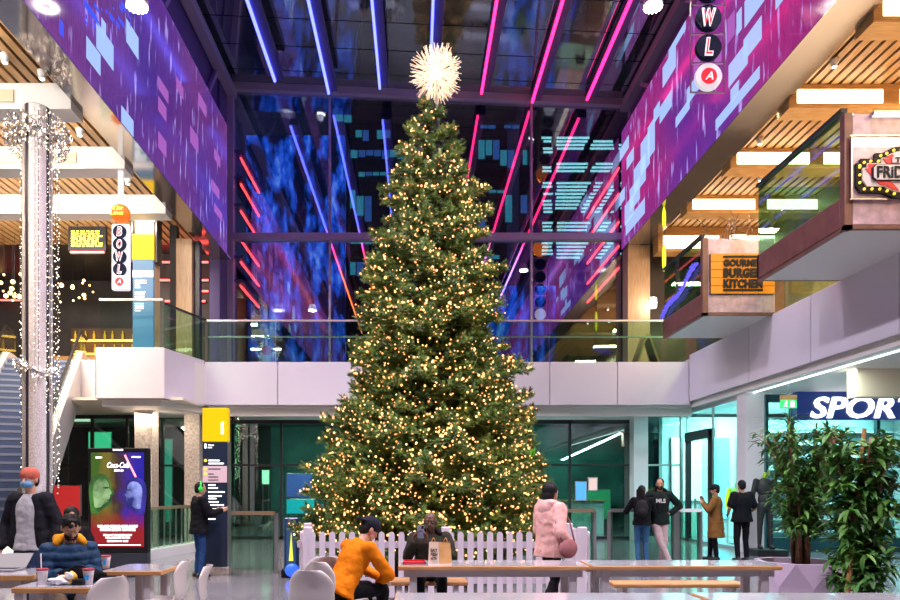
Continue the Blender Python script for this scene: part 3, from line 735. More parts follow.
# ================================================================== BOWL SIGNS
navy = mat('bowl_navy', (.004, .010, .04), .6, spec=.15); cream = mat('bowl_cream', (.80, .80, .78), .35, emit=(.8, .85, .9), estr=.35); rd = emis('bowl_red', (.75, .02, .03), .7)
wl = emis('bowl_letter_white', (.85, .82, .86), .6)
def disc(mb, x, y0, y1, z, r, n=28): return mb.prism([(x+r*math.cos(2*PI*k/n), z+r*math.sin(2*PI*k/n)) for k in range(n)], y0, y1, 'y')
def bowl_sign(label, x, y, zb, pitch, rad, board, top):
    r = thing('hanging_sign', label, 'sign', (x, y, zb))
    zs = [zb+rad*1.15+pitch*k for k in range(5)]
    w = rad*1.32
    H = zs[-1]+rad*1.25
    if board:
        MB().bbox(x-w, x+w, y+.01, y+.14, zb, H, .02).build('back_board', cream, r)
    else:
        mb = MB()
        for s_ in (-1, 1): mb.box(x+s_*w-.012, x+s_*w+.012, y+.02, y+.05, zb, H)
        for k in range(6): z = zs[0]+pitch*(k-.5); mb.box(x-w, x+w, y+.02, y+.05, z-.012, z+.012)
        mb.build('frame', M['steel'], r)
    mb = MB()
    for k in range(1, 5): disc(mb, x, y-.03, y+.06, zs[k], rad)
    mb.build('letter_disc', navy, r)
    for k, ch in enumerate('LWOB'):
        Mx = front_M(x, y-.03, zs[k+1])
        wd = rad*(1.0 if ch == 'W' else .62 if ch == 'L' else .75)
        text_obj('letter_outline', ch, wl, r, wd*1.12, rad*1.42, Mx, .015, shear=.18, bold=.06)
        text_obj('letter', ch, rd, r, wd*.8, rad*1.18, front_M(x, y-.048, zs[k+1]), .012, shear=.18, bold=-.005)
    disc(MB(), x, y-.03, y+.06, zs[0], rad*1.03).build('logo_disc', cream, r)
    disc(MB(), x, y-.045, y-.03, zs[0], rad*.62).build('logo_red', rd, r)
    text_obj('logo_letter', 'A', wl, r, rad*.62, rad*.62, front_M(x, y-.046, zs[0]), .012, shear=.3, bold=.01)
    zc = H+rad*1.6
    MB().ell((x, y+.05, zc), rad*1.42, seg=22, rings=14).build('ball', mat('orange_ball', (.45, .09, .008), .4, emit=(1, .22, .015), estr=.40), r, True)
    for i, s_ in enumerate(('All Star', 'Lanes')):
        text_obj('ball_lettering', s_, emis('ball_yellow', (1, .75, .08), .9), r, rad*1.9, rad*.62, front_M(x, y+.05-rad*1.43, zc+rad*(.38-.76*i)), .012, shear=.2)
    MB().box(x-rad*.35, x+rad*.35, y+.02, y+.1, zc+rad*1.4, top).build('hanger', cream if board else M['steel'], r)
    return r
bowl_sign('white hanging bowling sign beside the yellow totem column upstairs', -6.81, 16.1, 6.16, .288, .152, True, 9.4)
bowl_sign('large open framed bowling sign against the magenta screen', 5.98, 14.32, 9.70, .60, .262, False, 14.5)
# ================================================================== PILLAR DIRECTORY (upper left)
xc, Yc = wx(144, 19.5), 19.5
struct('column_upper_left', MB().box(xc-.26, xc+.26, Yc+.02, Yc+.5, 5.22, 9.05), M['post_wood'])
r = thing('directory_sign', 'blue and yellow directory wrapped on the upstairs wooden column', 'sign', (xc, Yc, 5.36))
MB().bbox(xc-.30, xc+.30, Yc-.08, Yc+.02, wz(260.5, Yc), wz(235, Yc), .01).build('yellow_header', M['yellow'], r)
MB().bbox(xc-.29, xc+.29, Yc-.07, Yc+.02, 5.3, wz(260.5, Yc), .01).build('blue_panel', mat('directory_blue', (.02, .08, .16), .4, emit=(.02, .12, .25), estr=.6), r)
MB().box(xc-.29, xc+.29, Yc-.085, Yc-.07, wz(278, Yc), wz(271.5, Yc)).build('white_band', M['white'], r)
mb = MB(); q = rng(2)
for k in range(14):
    z = wz(281+2.3*k, Yc)
    if k % 5 != 4: mb.box(xc-.22, xc-.22+q.uniform(.12, .32), Yc-.085, Yc-.07, z-.02, z)
mb.build('text_lines', M['white_led'], r)
mb = MB()
for s_ in (-1, 1): mb.box(xc+s_*.33-.03, xc+s_*.33+.03, Yc, Yc+.4, wz(262, Yc), wz(214, Yc))
struct('column_trim', mb, M['dark'])
# column heads
struct('column_head', MB().lathe([(.3, 0), (.34, .05), (.46, .30), (.46, .34)], (xc, Yc+.26, 9.04), 4*6), M['white'], smooth=False)
# ================================================================== RESTAURANT BITS (upper left)
c0 = P(70, 228, 20.6); c1 = P(104, 249, 20.6); MY = 20.6
r = thing('menu_screen', 'black menu screen with rows of yellow text upstairs', 'screen', (c0.x, MY, c1.z))
MB().bbox(c0.x-.06, c1.x+.06, MY, MY+.1, c1.z-.06, c0.z+.05, .01).build('housing', M['black'], r)
for xx in (c0.x+.2, c1.x-.2): MB().cyl((xx, MY+.05, c0.z), (xx, MY+.05, 9.52), .015).build('hanging_rod', M['dark'], r)
mb = MB(); q = rng(4); z = c0.z-.08
while z > c1.z+.04:
    x = c0.x+.04
    while x < c1.x-.12: ww = q.uniform(.06, .22); mb.box(x, min(x+ww, c1.x-.04), MY-.02, MY, z-.04, z); x += ww+.05
    z -= .072
mb.build('text_rows', emis('menu_yellow', (1, .74, .06), .9), r)
for i, (pxa, pxb, py, Y) in enumerate(((70, 104, 252, 20.62), (162, 208, 262, 23.48), (160, 208, 280, 23.48), (178, 208, 291, 23.48), (0, 22, 300, 26.5), (165, 205, 301, 23.48))):
    a = P(pxa, py, Y); b = P(pxb, py, Y)
    r = thing('light_strip', ('red strip light just under the yellow menu', 'highest red strip light right of the wooden columns', 'second highest red strip light right of the wooden columns', 'third highest red strip light right of the wooden columns', 'red strip light behind the sparkling column', 'lowest red strip light right of the wooden columns')[i], 'strip light', a)
    MB().box(a.x, b.x, Y, Y+.05, a.z-.02, a.z+.025).build('light_tube', M['screen_red'], r)
    MB().box(a.x, b.x, Y+.05, Y+.12, a.z-.04, a.z+.05).build('channel', M['dark'], r)
# pendant bulbs
q = rng(21)
for k in range(26):
    px = q.choice([q.uniform(0, 24), q.uniform(55, 98), q.uniform(55, 98)]); py = q.uniform(268, 304); Y = q.uniform(21.5, 26)
    c = P(px, py, Y)
    r = thing('pendant_lamp', 'warm round pendant bulb on long cord over the upstairs restaurant', 'lamp', c, group='pendant bulbs over the upstairs restaurant')
    MB().ell(c, q.choice([.035, .05, .07]), seg=10, rings=7).build('bulb', M['bulb_soft'], r, True)
    MB().cyl((c.x, c.y, c.z+.06), (c.x, c.y, 9.52), .006, seg=4).build('cord', M['dark'], r)
# bar shelves with warm light in the upper left restaurant
r = thing('bar_counter', 'warmly lit back bar seen through the upstairs glass', 'bar', (-11, 25, 5.22)); BX = -2.4
MB().bbox(-10.5+BX, -6.9+BX, 24.8, 25.4, 5.22, 6.3, .02).build('counter', M['oak'], r)
MB().box(-10.5+BX, -6.9+BX, 26.2, 26.5, 5.22, 7.6).build('back_panel', mat('bar_back', (.10, .05, .02), .5), r)
mb = MB()
for z in (6.1, 6.6, 7.1): mb.box(-10.4+BX, -7.0+BX, 25.95, 26.2, z, z+.03)
mb.build('shelf', emis('bar_glow', (1, .55, .08), 1.6), r)
q = rng(9)
for k in range(30):
    x = BX-10.3+(k % 10)*.36+q.uniform(-.06, .06); z = (6.13, 6.63, 7.13)[k//10]
    o = MB().lathe([(.04, 0), (.045, .02), (.045, .2), (.018, .27), (.018, .34)], (x, 26.07, z), 8).build('bottle', (mat('bottle_glass', (.25, .14, .02), .1, emit=(.8, .45, .03), estr=.5) if k == 0 else bpy.data.materials['bottle_glass']), None, True, Vector((x, 26.07, z)))
    tag(o, 'amber bottle on the lit shelves of the upstairs bar', 'bottle', 'bottles of the upstairs bar')
# ================================================================== BALUSTRADES ON THE MEZZANINE
def balustrade(label, pts, z0, h, n_per, rail_m, glass_m, low=None, post=True, group=None, posts_m=None):
    """glass balustrade along plan points"""
    r = thing('glass_balustrade', label, 'balustrade', (*pts[0], z0), group=group)
    mb = MB(); lw_ = MB()
    for a, b in zip(pts, pts[1:]):
        a, b = Vector((*a, 0)), Vector((*b, 0))
        mb.bar(a+Vector((0, 0, z0+h)), b+Vector((0, 0, z0+h)), .07, .07 if z0 < 1 else .05)
        n = max(1, round((b-a).length/n_per))
        for i in range(n):
            p, q_ = a.lerp(b, i/n), a.lerp(b, (i+1)/n); d = (q_-p).normalized()*.015; nn = Vector((-d.y, d.x, 0)).normalized()*.008
            v = [p+d-nn, q_-d-nn, q_-d+nn, p+d+nn]
            MB().add([x+Vector((0, 0, z0)) for x in v]+[x+Vector((0, 0, z0+h-.03)) for x in v], [(0,3,2,1), (4,5,6,7), (0,1,5,4), (1,2,6,5), (2,3,7,6), (3,0,4,7)]).build('glass_panel', glass_m, r)
        if post:
            for i in range(n+1):
                p = a.lerp(b, i/n); MB().box(p.x-.05, p.x+.05, p.y+.03, p.y+.08, 0 if z0 < 1 else z0-.02, z0+h).build('post', posts_m or M['steel'], r)
        if low:
            o2 = Vector((0, .12, z0+low)); lw_.bar(a+o2, b+o2, .045, .045).build('grab_rail', rail_m, r)
    mb.build('handrail', rail_m, r)
    return r
railp = mat('pale_pink_rail', (.62, .50, .55), .3, metal=.5)
balustrade('long glass balustrade along the back mezzanine edge', [(-6.15, 20.6), (7.95, 20.6)], 5.28, 1.25, 1.9, railp, M['rail_glass'], low=.80, post=False)
balustrade('glass balustrade with white top rail on the jutting mezzanine corner', [(-8.5, 18.8), (-6.8, 18.8)], 5.36, 1.30, .85, M['white'], M['clear'], post=False)
balustrade('slanted glass balustrade from the jutting corner to the back edge', [(-6.78, 18.8), (-6.2, 20.6)], 5.34, 1.22, 1.9, M['dark'], M['rail_glass'], post=False)
balustrade('glass balustrade on top of the right mezzanine wall', [(8.2, 13.3), (8.2, 15.6)], 5.42, 1.18, 1.2, M['dark'], M['rail_glass'], post=False)
balustrade('glass balustrade on the right mezzanine wall by the back corner', [(8.2, 18.3), (8.2, 20.5)], 5.42, 1.18, 1.2, M['dark'], M['rail_glass'], post=False)
# ground floor balustrades
goldrail = mat('brass_rail', (.62, .45, .28), .3, metal=.7)
balustrade('low glass balustrade with brass rail right of the black directory totem', [(-3.5, 13.0), (-2.62, 13.0)], .06, 1.06, .9, goldrail, M['rail_glass'], posts_m=M['steel'])
balustrade('glass balustrade with brass rail behind the walking woman in pink', [(2.55, 14.6), (3.72, 14.6)], .06, 1.06, 1.0, goldrail, M['rail_glass'])
balustrade('glass balustrade that the couple leans on', [(4.1, 14.75), (5.45, 14.75)], .06, 1.06, .6, M['steel'], M['rail_glass'])
balustrade('glass balustrade right of the couple', [(5.55, 14.75), (6.0, 14.75)], .06, 1.06, .5, M['white'], M['rail_glass'])
r = balustrade('slanting ribbed glass balustrade behind the advertising screen', [(-6.3, 14.0), (-5.85, 16.3), (-5.6, 18.4)], .22, .92, 1.2, goldrail, M['rail_glass'], post=False)
mb = MB()
for t in range(17):
    y = 14.0+4.4*t/16; x = -6.3+(.7)*t/16*(1.0); mb.box(x-.03, x, y-.02, y+.02, .22, 1.1)
mb.build('ribs', M['steel'], r)
MB().prism([(-6.45, 13.9), (-6.1, 13.9), (-5.4, 18.5), (-5.75, 18.5)], 0, .22).build('kerb', M['white'], r)
# ================================================================== ESCALATOR
top = Vector((-10.0, 21.0, 0)); d = Vector((.303, -.953, 0)).normalized(); nrm = Vector((d.y, -d.x, 0)).normalized()   # towards the camera; nrm to the left
if nrm.x > 0: nrm = -nrm
SLO = .619; ZW = 5.36; LS = ZW/SLO; WID = 2.1
def E(s, w, z): p = top+d*s+nrm*w; return Vector((p.x, p.y, z))
def Wz(s): return ZW-SLO*max(0, min(s, LS))
r = thing('escalator', 'escalator with white side panels rising to the upper floor', 'escalator', E(LS, WID/2, 0))
def side_panel(mb, w0, w1, up, dn, s0, s1):
    n = 14; ss = [s0+(s1-s0)*i/n for i in range(n+1)]+[0, LS]; ss = sorted(ss)
    for a, b in zip(ss, ss[1:]):
        if b-a < 1e-4: continue
        v = []
        for s_ in (a, b):
            for w in (w0, w1):
                v += [E(s_, w, max(Wz(s_)-dn, 0)), E(s_, w, Wz(s_)+up)]
        # 0 a w0 lo,1 a w0 hi,2 a w1 lo,3 a w1 hi,4 b w0 lo,5 b w0 hi,6 b w1 lo,7 b w1 hi
        mb.add(v, [(0,1,5,4), (2,6,7,3), (1,3,7,5), (0,4,6,2), (0,2,3,1), (4,5,7,6)])
    return mb
escw = mat('escalator_white_panel', (.72, .70, .74), .25, metal=.2, coat=.4)
side_panel(MB(), -.02, .16, .36, .85, -1.2, LS+1.6).build('side_panel', escw, r)
side_panel(MB(), WID-.16, WID+.02, .22, .85, -1.2, LS+1.6).build('side_panel', escw, r)
side_panel(MB(), .05, .065, .92, -.22, -1.2, LS+1.6).build('balustrade_glass', M['clear'], r)
side_panel(MB(), WID-.065, WID-.05, .92, -.22, -1.2, LS+1.6).build('balustrade_glass', M['clear'], r)
for w in (.057, WID-.057):
    pts = [E(s_, w, Wz(s_)+.96) for s_ in [-1.25, -.6, 0]+[LS*i/8 for i in range(1, 8)]+[LS, LS+1, LS+1.65]]
    e_ = pts[-1]; pts += [e_+d*.12+Vector((0, 0, -.12)), e_+d*.15+Vector((0, 0, -.4)), e_+Vector((0, 0, -.62))]
    MB().tube(pts, .045, 8).build('handrail', M['black'], r)
steelb = mat('escalator_step', (.05, .075, .16), .45); combs = mat('step_edge', (.17, .20, .30), .4)
nst = 27; hs = ZW/nst; ds = LS/nst
for k in range(nst):
    s0 = LS-(k+1)*ds; z = hs*(k+1)
    mb = MB(); v = []
    for s_ in (s0, s0+ds):
        for w in (.17, WID-.17): v += [E(s_, w, z-hs*1.0-(.02)), E(s_, w, z-.004)]
    mb.add(v, [(0,1,5,4), (2,6,7,3), (1,3,7,5), (0,4,6,2), (0,2,3,1), (4,5,7,6)])
    for j in range(14):
        w = .2+j*(WID-.4)/13; a = E(s0+ds+.002, w-.012, z-hs); b = E(s0+ds+.012, w+.012, z-.02)
    v = []
    for s_ in (s0+ds-.03, s0+ds+.006):
        for w in (.17, WID-.17): v += [E(s_, w, z-.055), E(s_, w, z+.001)]
    mb.mi = 1; mb.add(v, [(0,1,5,4), (2,6,7,3), (1,3,7,5), (0,4,6,2), (0,2,3,1), (4,5,7,6)])
    mb.build('step', [steelb, combs], r)
side_panel(MB(), .16, WID-.16, -.12, .8, -1.2, LS+1.6).build('truss', M['dark'], r)
# ================================================================== SPARKLING COLUMN
cx_, cy_ = -7.3, 13.5
glit = mat('glitter_column', (.74, .70, .74), .35, metal=.55, noise=.35, nscale=60, bump=.6, bscale=90)
struct('column_sparkling', MB().lathe([(.235, 0), (.235, 8.9)], (cx_, cy_, 0), 28), mat('column_dark', (.03, .025, .04), .4))
mb = MB(); ac = math.atan2(-cy_, -cx_)
for k in range(4):
    a0 = ac+k*PI/2; n_ = 8; po = [(cx_+.262*math.cos(a0-.60+1.2*i/n_), cy_+.262*math.sin(a0-.60+1.2*i/n_)) for i in range(n_+1)]; pi_ = [(cx_+.236*math.cos(a0+.60-1.2*i/n_), cy_+.236*math.sin(a0+.60-1.2*i/n_)) for i in range(n_+1)]
    mb.prism(po+pi_, .14, 8.88)
struct('column_sparkling_panels', mb, glit)
struct('column_sparkling_base', MB().lathe([(.28, 0), (.28, .12), (.25, .14)], (cx_, cy_, 0), 28), M['steel'])
r = thing('light_curtain', 'curtain of tiny fairy lights hanging round the silver column', 'fairy lights', (cx_, cy_, 2.2))
q = rng(31)
for k in range(22):
    a = (0 if k % 2 else PI)-.5+q.uniform(-.75, .75); R_ = q.uniform(.30, .42); x, y = cx_+R_*math.cos(a), cy_+R_*math.sin(a); z1 = 8.75; z0 = q.uniform(2.9, 3.9) if k % 3 else q.uniform(1.2, 2.0)
    st = MB().tube([(x, y, z1), (x, y, z0)], .004, 4).build('strand', M['dark'], r)
    mb = MB(); z = z1
    while z > z0: mb.octa((x+q.uniform(-.02, .02), y+q.uniform(-.02, .02), z), .009 if q.random() < .7 else .013); z -= q.uniform(.10, .19)
    o = mb.build('bulbs', M['bulb_cool'], st); o['kind'] = 'stuff'
r = thing('light_wreath', 'thick sparkling ring of lights round the head of the silver column', 'fairy lights', (cx_, cy_, 8.3))
mb = MB(); mb2 = MB(); silver = mat('silver_tinsel', (.6, .58, .6), .25, metal=.9)
for k in range(620):
    a = q.uniform(0, 2*PI); z = 8.30+q.uniform(-.28, .34); R_ = .30+.24*math.sqrt(q.random())*(1-abs(z-8.38)/.6)+.08
    p = Vector((cx_+R_*math.cos(a), cy_+R_*math.sin(a), z))
    if k % 3 == 0: mb.octa(p, .013)
    else:
        dd = Vector((q.uniform(-1, 1), q.uniform(-1, 1), q.uniform(-1, 1))).normalized(); mb2.tube([p-dd*.05, p+dd*.05], .010, 4)
mb2.tube([(cx_+.4*math.cos(2*PI*i/24), cy_+.4*math.sin(2*PI*i/24), 8.35) for i in range(25)], .05, 8)
mb2.build('tinsel', silver, r); o = mb.build('bulbs', M['bulb_cool'], r); o['kind'] = 'stuff'
r = thing('light_garland', 'short fairy light garland ringing the silver column at escalator height', 'fairy lights', (cx_, cy_, 3.85))
mb = MB(); mb2 = MB()
for k in range(200):
    a = q.uniform(0, 2*PI); R_ = q.uniform(.3, .42); p = Vector((cx_+R_*math.cos(a), cy_+R_*math.sin(a), 3.85+q.uniform(-.09, .09)+.1*math.sin(2*a)))
    (mb.octa(p, .011) if k % 3 == 0 else mb2.tube([p, p+Vector((q.uniform(-1, 1), q.uniform(-1, 1), q.uniform(-1, 1))).normalized()*.07], .007, 4))
mb2.tube([(cx_+.36*math.cos(2*PI*i/24), cy_+.36*math.sin(2*PI*i/24), 3.85+.1*math.sin(4*PI*i/24)) for i in range(25)], .03, 6)
mb2.build('tinsel', silver, r); o = mb.build('bulbs', M['bulb_cool'], r); o['kind'] = 'stuff'
# ================================================================== DIGITAL ADVERTISING SCREEN
Y = 12.4; xa, xb = wx(88, Y), wx(147.5, Y); za, zb_ = wz(553, Y), wz(448, Y)
r = thing('advertising_screen', 'tall black freestanding advertising screen with green and blue faces', 'advertising screen', ((xa+xb)/2, Y, 0))
MB().bbox(xa, xb, Y, Y+.16, za, zb_, .012).build('housing', M['black'], r)
MB().bbox(xa+.02, xb-.01, Y+.01, Y+.18, 0, za, .01).build('plinth', mat('grey_plinth', (.03, .035, .05), .4), r)
sx0, sx1, sz0, sz1 = wx(91, Y), wx(144, Y), wz(547, Y), wz(452.5, Y)
def poster():
    m = bpy.data.materials.new('poster_picture'); m.use_nodes = True; N, L = nodes(m); b = N['Principled BSDF']; b.inputs['Roughness'].default_value = .15
    b.inputs['Base Color'].default_value = (.02, .02, .02, 1)
    tc = N.new('ShaderNodeTexCoord'); sp = N.new('ShaderNodeSeparateXYZ'); L.new(tc.outputs['Generated'], sp.inputs[0])
    ns = N.new('ShaderNodeTexNoise'); ns.inputs['Scale'].default_value = 5; ns.inputs['Detail'].default_value = 4; L.new(tc.outputs['Generated'], ns.inputs['Vector'])
    rx = N.new('ShaderNodeValToRGB'); e = rx.color_ramp.elements; e[0].position = .05; e[0].color = (.05, .13, .01, 1); e[1].position = .95; e[1].color = (.012, .008, .42, 1)
    for p, c in ((.27, (.20, .16, .015)), (.5, (.05, .02, .02)), (.70, (.05, .015, .34))): k = e.new(p); k.color = (*c, 1)
    ad = N.new('ShaderNodeMath'); ad.operation = 'MULTIPLY_ADD'; ad.inputs[1].default_value = .55; L.new(ns.outputs['Fac'], ad.inputs[0])
    s1 = N.new('ShaderNodeMath'); s1.operation = 'SUBTRACT'; s1.inputs[1].default_value = .28; L.new(sp.outputs['X'], s1.inputs[0]); L.new(s1.outputs[0], ad.inputs[2]); L.new(ad.outputs[0], rx.inputs[0])
    rz_ = N.new('ShaderNodeValToRGB'); e = rz_.color_ramp.elements; e[0].position = .20; e[0].color = (1,1,1,1); e[1].position = .40; e[1].color = (0,0,0,1)
    a2 = N.new('ShaderNodeMath'); a2.operation = 'MULTIPLY_ADD'; a2.inputs[1].default_value = .25; L.new(ns.outputs['Fac'], a2.inputs[0])
    s2 = N.new('ShaderNodeMath'); s2.operation = 'SUBTRACT'; s2.inputs[1].default_value = .12; L.new(sp.outputs['Z'], s2.inputs[0]); L.new(s2.outputs[0], a2.inputs[2]); L.new(a2.outputs[0], rz_.inputs[0])
    mx = N.new('ShaderNodeMixRGB'); mx.inputs[2].default_value = (.34, .006, .012, 1); L.new(rz_.outputs[0], mx.inputs[0]); L.new(rx.outputs[0], mx.inputs[1])
    L.new(mx.outputs[0], b.inputs['Emission Color']); b.inputs['Emission Strength'].default_value = .55
    return m
MB().box(sx0, sx1, Y-.006, Y, sz0, sz1).build('display', poster(), r)
def emis_noise(name, c0, c1, sc):
    m = mat(name, (.02, .02, .02), .3, emit=c1, estr=.6); N, L = nodes(m); tc = N.new('ShaderNodeTexCoord'); t = N.new('ShaderNodeTexNoise'); t.inputs['Scale'].default_value = sc; t.inputs['Detail'].default_value = 5
    rr = N.new('ShaderNodeValToRGB'); e = rr.color_ramp.elements; e[0].position = .38; e[0].color = (*c0, 1); e[1].position = .62; e[1].color = (*c1, 1)
    L.new(tc.outputs['Object'], t.inputs['Vector']); L.new(t.outputs['Fac'], rr.inputs[0]); L.new(rr.outputs[0], N['Principled BSDF'].inputs['Emission Color']); return m
def face_profile(right, cxp, czp, s):
    """simple generic face in profile, looking right or left"""
    p = [(-.42,-.55), (-.5,.1), (-.42,.5), (-.1,.72), (.2,.66), (.36,.42), (.34,.22), (.42,.12), (.52,-.08), (.40,-.14), (.42,-.24), (.38,-.3), (.40,-.40), (.32,-.55), (.08,-.6), (-.05,-.8), (-.4,-.85)]
    for _ in range(2):                           # round the corners
        p = [c for i in range(len(p)) for c in ((p[i][0]*.75+p[(i+1) % len(p)][0]*.25, p[i][1]*.75+p[(i+1) % len(p)][1]*.25), (p[i][0]*.25+p[(i+1) % len(p)][0]*.75, p[i][1]*.25+p[(i+1) % len(p)][1]*.75))]
    return [(cxp+(x if right else -x)*s, czp+z*s) for x, z in (p if not right else reversed(p))]
fx, fz = wx(104, Y), wz(492, Y)
MB().prism(face_profile(True, fx-.045, fz, .46), Y-.009, Y-.006, 'y').build('picture_face', emis_noise('face_green', (.01, .04, .01), (.06, .22, .03), 3), r)
MB().prism(face_profile(True, fx-.03, fz+.0, .34), Y-.011, Y-.009, 'y').build('picture_face', emis_noise('face_green_light', (.02, .09, .01), (.36, .58, .26), 3.2), r)
gx, gz = wx(131, Y), wz(494, Y)
MB().prism(face_profile(False, gx+.07, gz, .44), Y-.009, Y-.006, 'y').build('picture_face', emis_noise('face_blue', (.008, .008, .08), (.04, .03, .42), 3), r)
MB().prism(face_profile(False, gx+.05, gz, .32), Y-.011, Y-.009, 'y').build('picture_face', emis_noise('face_blue_light', (.015, .02, .20), (.34, .40, .95), 3.4), r)
dkf = emis('face_dark', (.02, .03, .03), .5)
mb = MB()
for (x, z, a, b) in ((fx+.045, fz+.075, .05, .016), (fx+.10, fz-.14, .04, .012), (gx-.03, gz+.07, .045, .014), (gx-.06, gz-.13, .03, .010)):
    mb.prism([(x+a*math.cos(t*PI/6), z+b*math.sin(t*PI/6)) for t in range(12)], Y-.013, Y-.011, 'y')
mb.build('picture_features', dkf, r)
MB().bar((wx(125, Y), Y-.008, wz(455, Y)), (wx(136, Y), Y-.008, wz(477, Y)), .006, .03).build('picture_streak', emis('streak', (1, .25, .25), 1.4), r)
wt = M['white_led']
text_obj('logo_lettering', 'Coca-Cola', wt, r, wx(130, Y)-wx(108, Y), .10, front_M(wx(118.5, Y), Y-.011, wz(465, Y)), .006, shear=.35)
text_obj('logo_lettering', 'ZERO', wt, r, .17, .035, front_M(wx(119, Y), Y-.011, wz(470.5, Y)), .006)
text_obj('lettering', 'WE ARE GIVING ONE AWAY', wt, r, wx(138, Y)-wx(97.5, Y), .048, front_M(wx(118, Y), Y-.008, wz(526.3, Y)), .006, bold=.03)
text_obj('lettering', 'FROM BEEN GIVING', wt, r, wx(136, Y)-wx(101, Y), .048, front_M(wx(118, Y), Y-.008, wz(529.6, Y)), .006, bold=.03)
text_obj('lettering', 'SCAN AT THE SPOT NOW', wt, r, wx(132, Y)-wx(103.5, Y), .034, front_M(wx(118, Y), Y-.008, wz(535, Y)), .005, bold=.02)
text_obj('lettering', 'FOR A CHANCE TO WIN', wt, r, wx(130, Y)-wx(106, Y), .034, front_M(wx(118, Y), Y-.008, wz(537.6, Y)), .005, bold=.02)
text_obj('lettering', 'ENDS ON 31 DEC', wt, r, wx(128, Y)-wx(107, Y), .034, front_M(wx(118, Y), Y-.008, wz(541, Y)), .005, bold=.02)
MB().box(wx(94, Y), wx(141, Y), Y-.009, Y-.006, wz(545.2, Y), wz(544.6, Y)).build('rule', wt, r)
text_obj('lettering', 'ZERO', wt, r, .12, .03, front_M(wx(99, Y), Y-.008, wz(457.5, Y)), .005, bold=.02)
text_obj('lettering', 'ATRIUM', wt, r, .16, .028, front_M(wx(136, Y), Y-.008, wz(457, Y)), .005, bold=.02)
MB().box(wx(113, Y), wx(123, Y), Y-.003, Y, wz(450.6, Y), wz(449.2, Y)).build('maker_plate', wt, r)
# ================================================================== DIRECTORY TOTEM
Y = 12.8; xa, xb = wx(202.5, Y), wx(229, Y)
r = thing('directory_totem', 'tall navy directory totem with bright yellow top', 'sign', ((xa+xb)/2, Y, 0))
MB().bbox(xa, xb-.03, Y, Y+.14, .14, wz(442, Y), .006).build('navy_panel', M['navy'], r)
MB().bbox(xa, xb-.02, Y-.01, Y+.15, wz(441.5, Y), wz(408, Y), .006).build('yellow_header', M['yellow'], r)
MB().bbox(xb-.03, xb, Y, Y+.14, .14, wz(442, Y), .006).build('edge_strip', M['steel'], r)
MB().bbox(xa, xb, Y-.01, Y+.16, 0, .14, .006).build('plinth', M['stone'], r)
MB().box(xa+.005, xb-.035, Y-.006, Y, wz(482.5, Y), wz(466, Y)).build('pink_panel', mat('totem_pink', (.70, .50, .56), .4, emit=(.7, .5, .56), estr=.15), r)
Mv = frame_M((wx(222.5, Y), Y-.011, wz(428, Y)), (0, 0, 1), (-1, 0, 0))
text_obj('lettering', 'nova', wt, r, .22, .05, Mv, .004, bold=.02)
text_obj('lettering', '1', wt, r, .035, .08, front_M(wx(205.5, Y), Y-.001, wz(446, Y)), .004, bold=.03)
text_obj('lettering', 'You are', wt, r, .10, .035, front_M(wx(211, Y), Y-.001, wz(445, Y)), .004, bold=.01)
text_obj('lettering', 'here', wt, r, .07, .03, front_M(wx(210, Y), Y-.001, wz(447.4, Y)), .004, bold=.01)
od_ = emis('orange_dot', (1, .5, .03), .8); mb = MB(); mdk = MB(); q = rng(40)
for py, ic in ((460.5, 1), (463.5, 0), (485, 0), (488, 0), (492, 0), (496, 0), (498.5, 0), (502, 1), (505, 0), (509, 0), (519, 0)):
    z = wz(py, Y); mb.box(xa+.11, xa+.11+q.uniform(.12, .30), Y-.004, Y, z-.011, z+.011)
    if ic: disc(MB(), xa+.055, Y-.005, Y, z, .028, 16).build('icon_dot', od_, r)
for py, ic in ((469, 1), (474, 1), (477, 0), (480, 0)):
    z = wz(py, Y); mdk.box(xa+.11, xa+.11+q.uniform(.08, .24), Y-.009, Y-.006, z-.009, z+.009)
    if ic: disc(MB(), xa+.055, Y-.010, Y-.006, z, .028, 16).build('icon_dot', od_, r)
mb.build('text_lines', wt, r); mdk.build('text_lines', M['navy'], r)
# ================================================================== SPORTS SHOP SIGN
Y = 17.3
r = thing('shop_sign', 'dark blue shop sign with large white slanted letters', 'sign', (11, Y, 3.3))
MB().bbox(wx(797, Y), wx(960, Y), Y, Y+.22, wz(419.5, Y), wz(391.5, Y), .01).build('sign_board', emis('sign_blue', (.010, .026, .13), .4), r)
text_obj('lettering', 'SPOR', emis('sign_white', (1, 1, 1), 1.5), r, wx(894, Y)-wx(810, Y), 21.5/700*Y, front_M(wx(852, Y), Y, wz(407.6, Y)), .05, shear=.22, bold=.018, spacing=1.0)
text_obj('lettering', 'TS', emis('sign_white2', (1, 1, 1), 1.5), r, 38/700*Y, 21.5/700*Y, front_M(wx(917, Y), Y, wz(407.6, Y)), .05, shear=.22, bold=.045, spacing=.95)
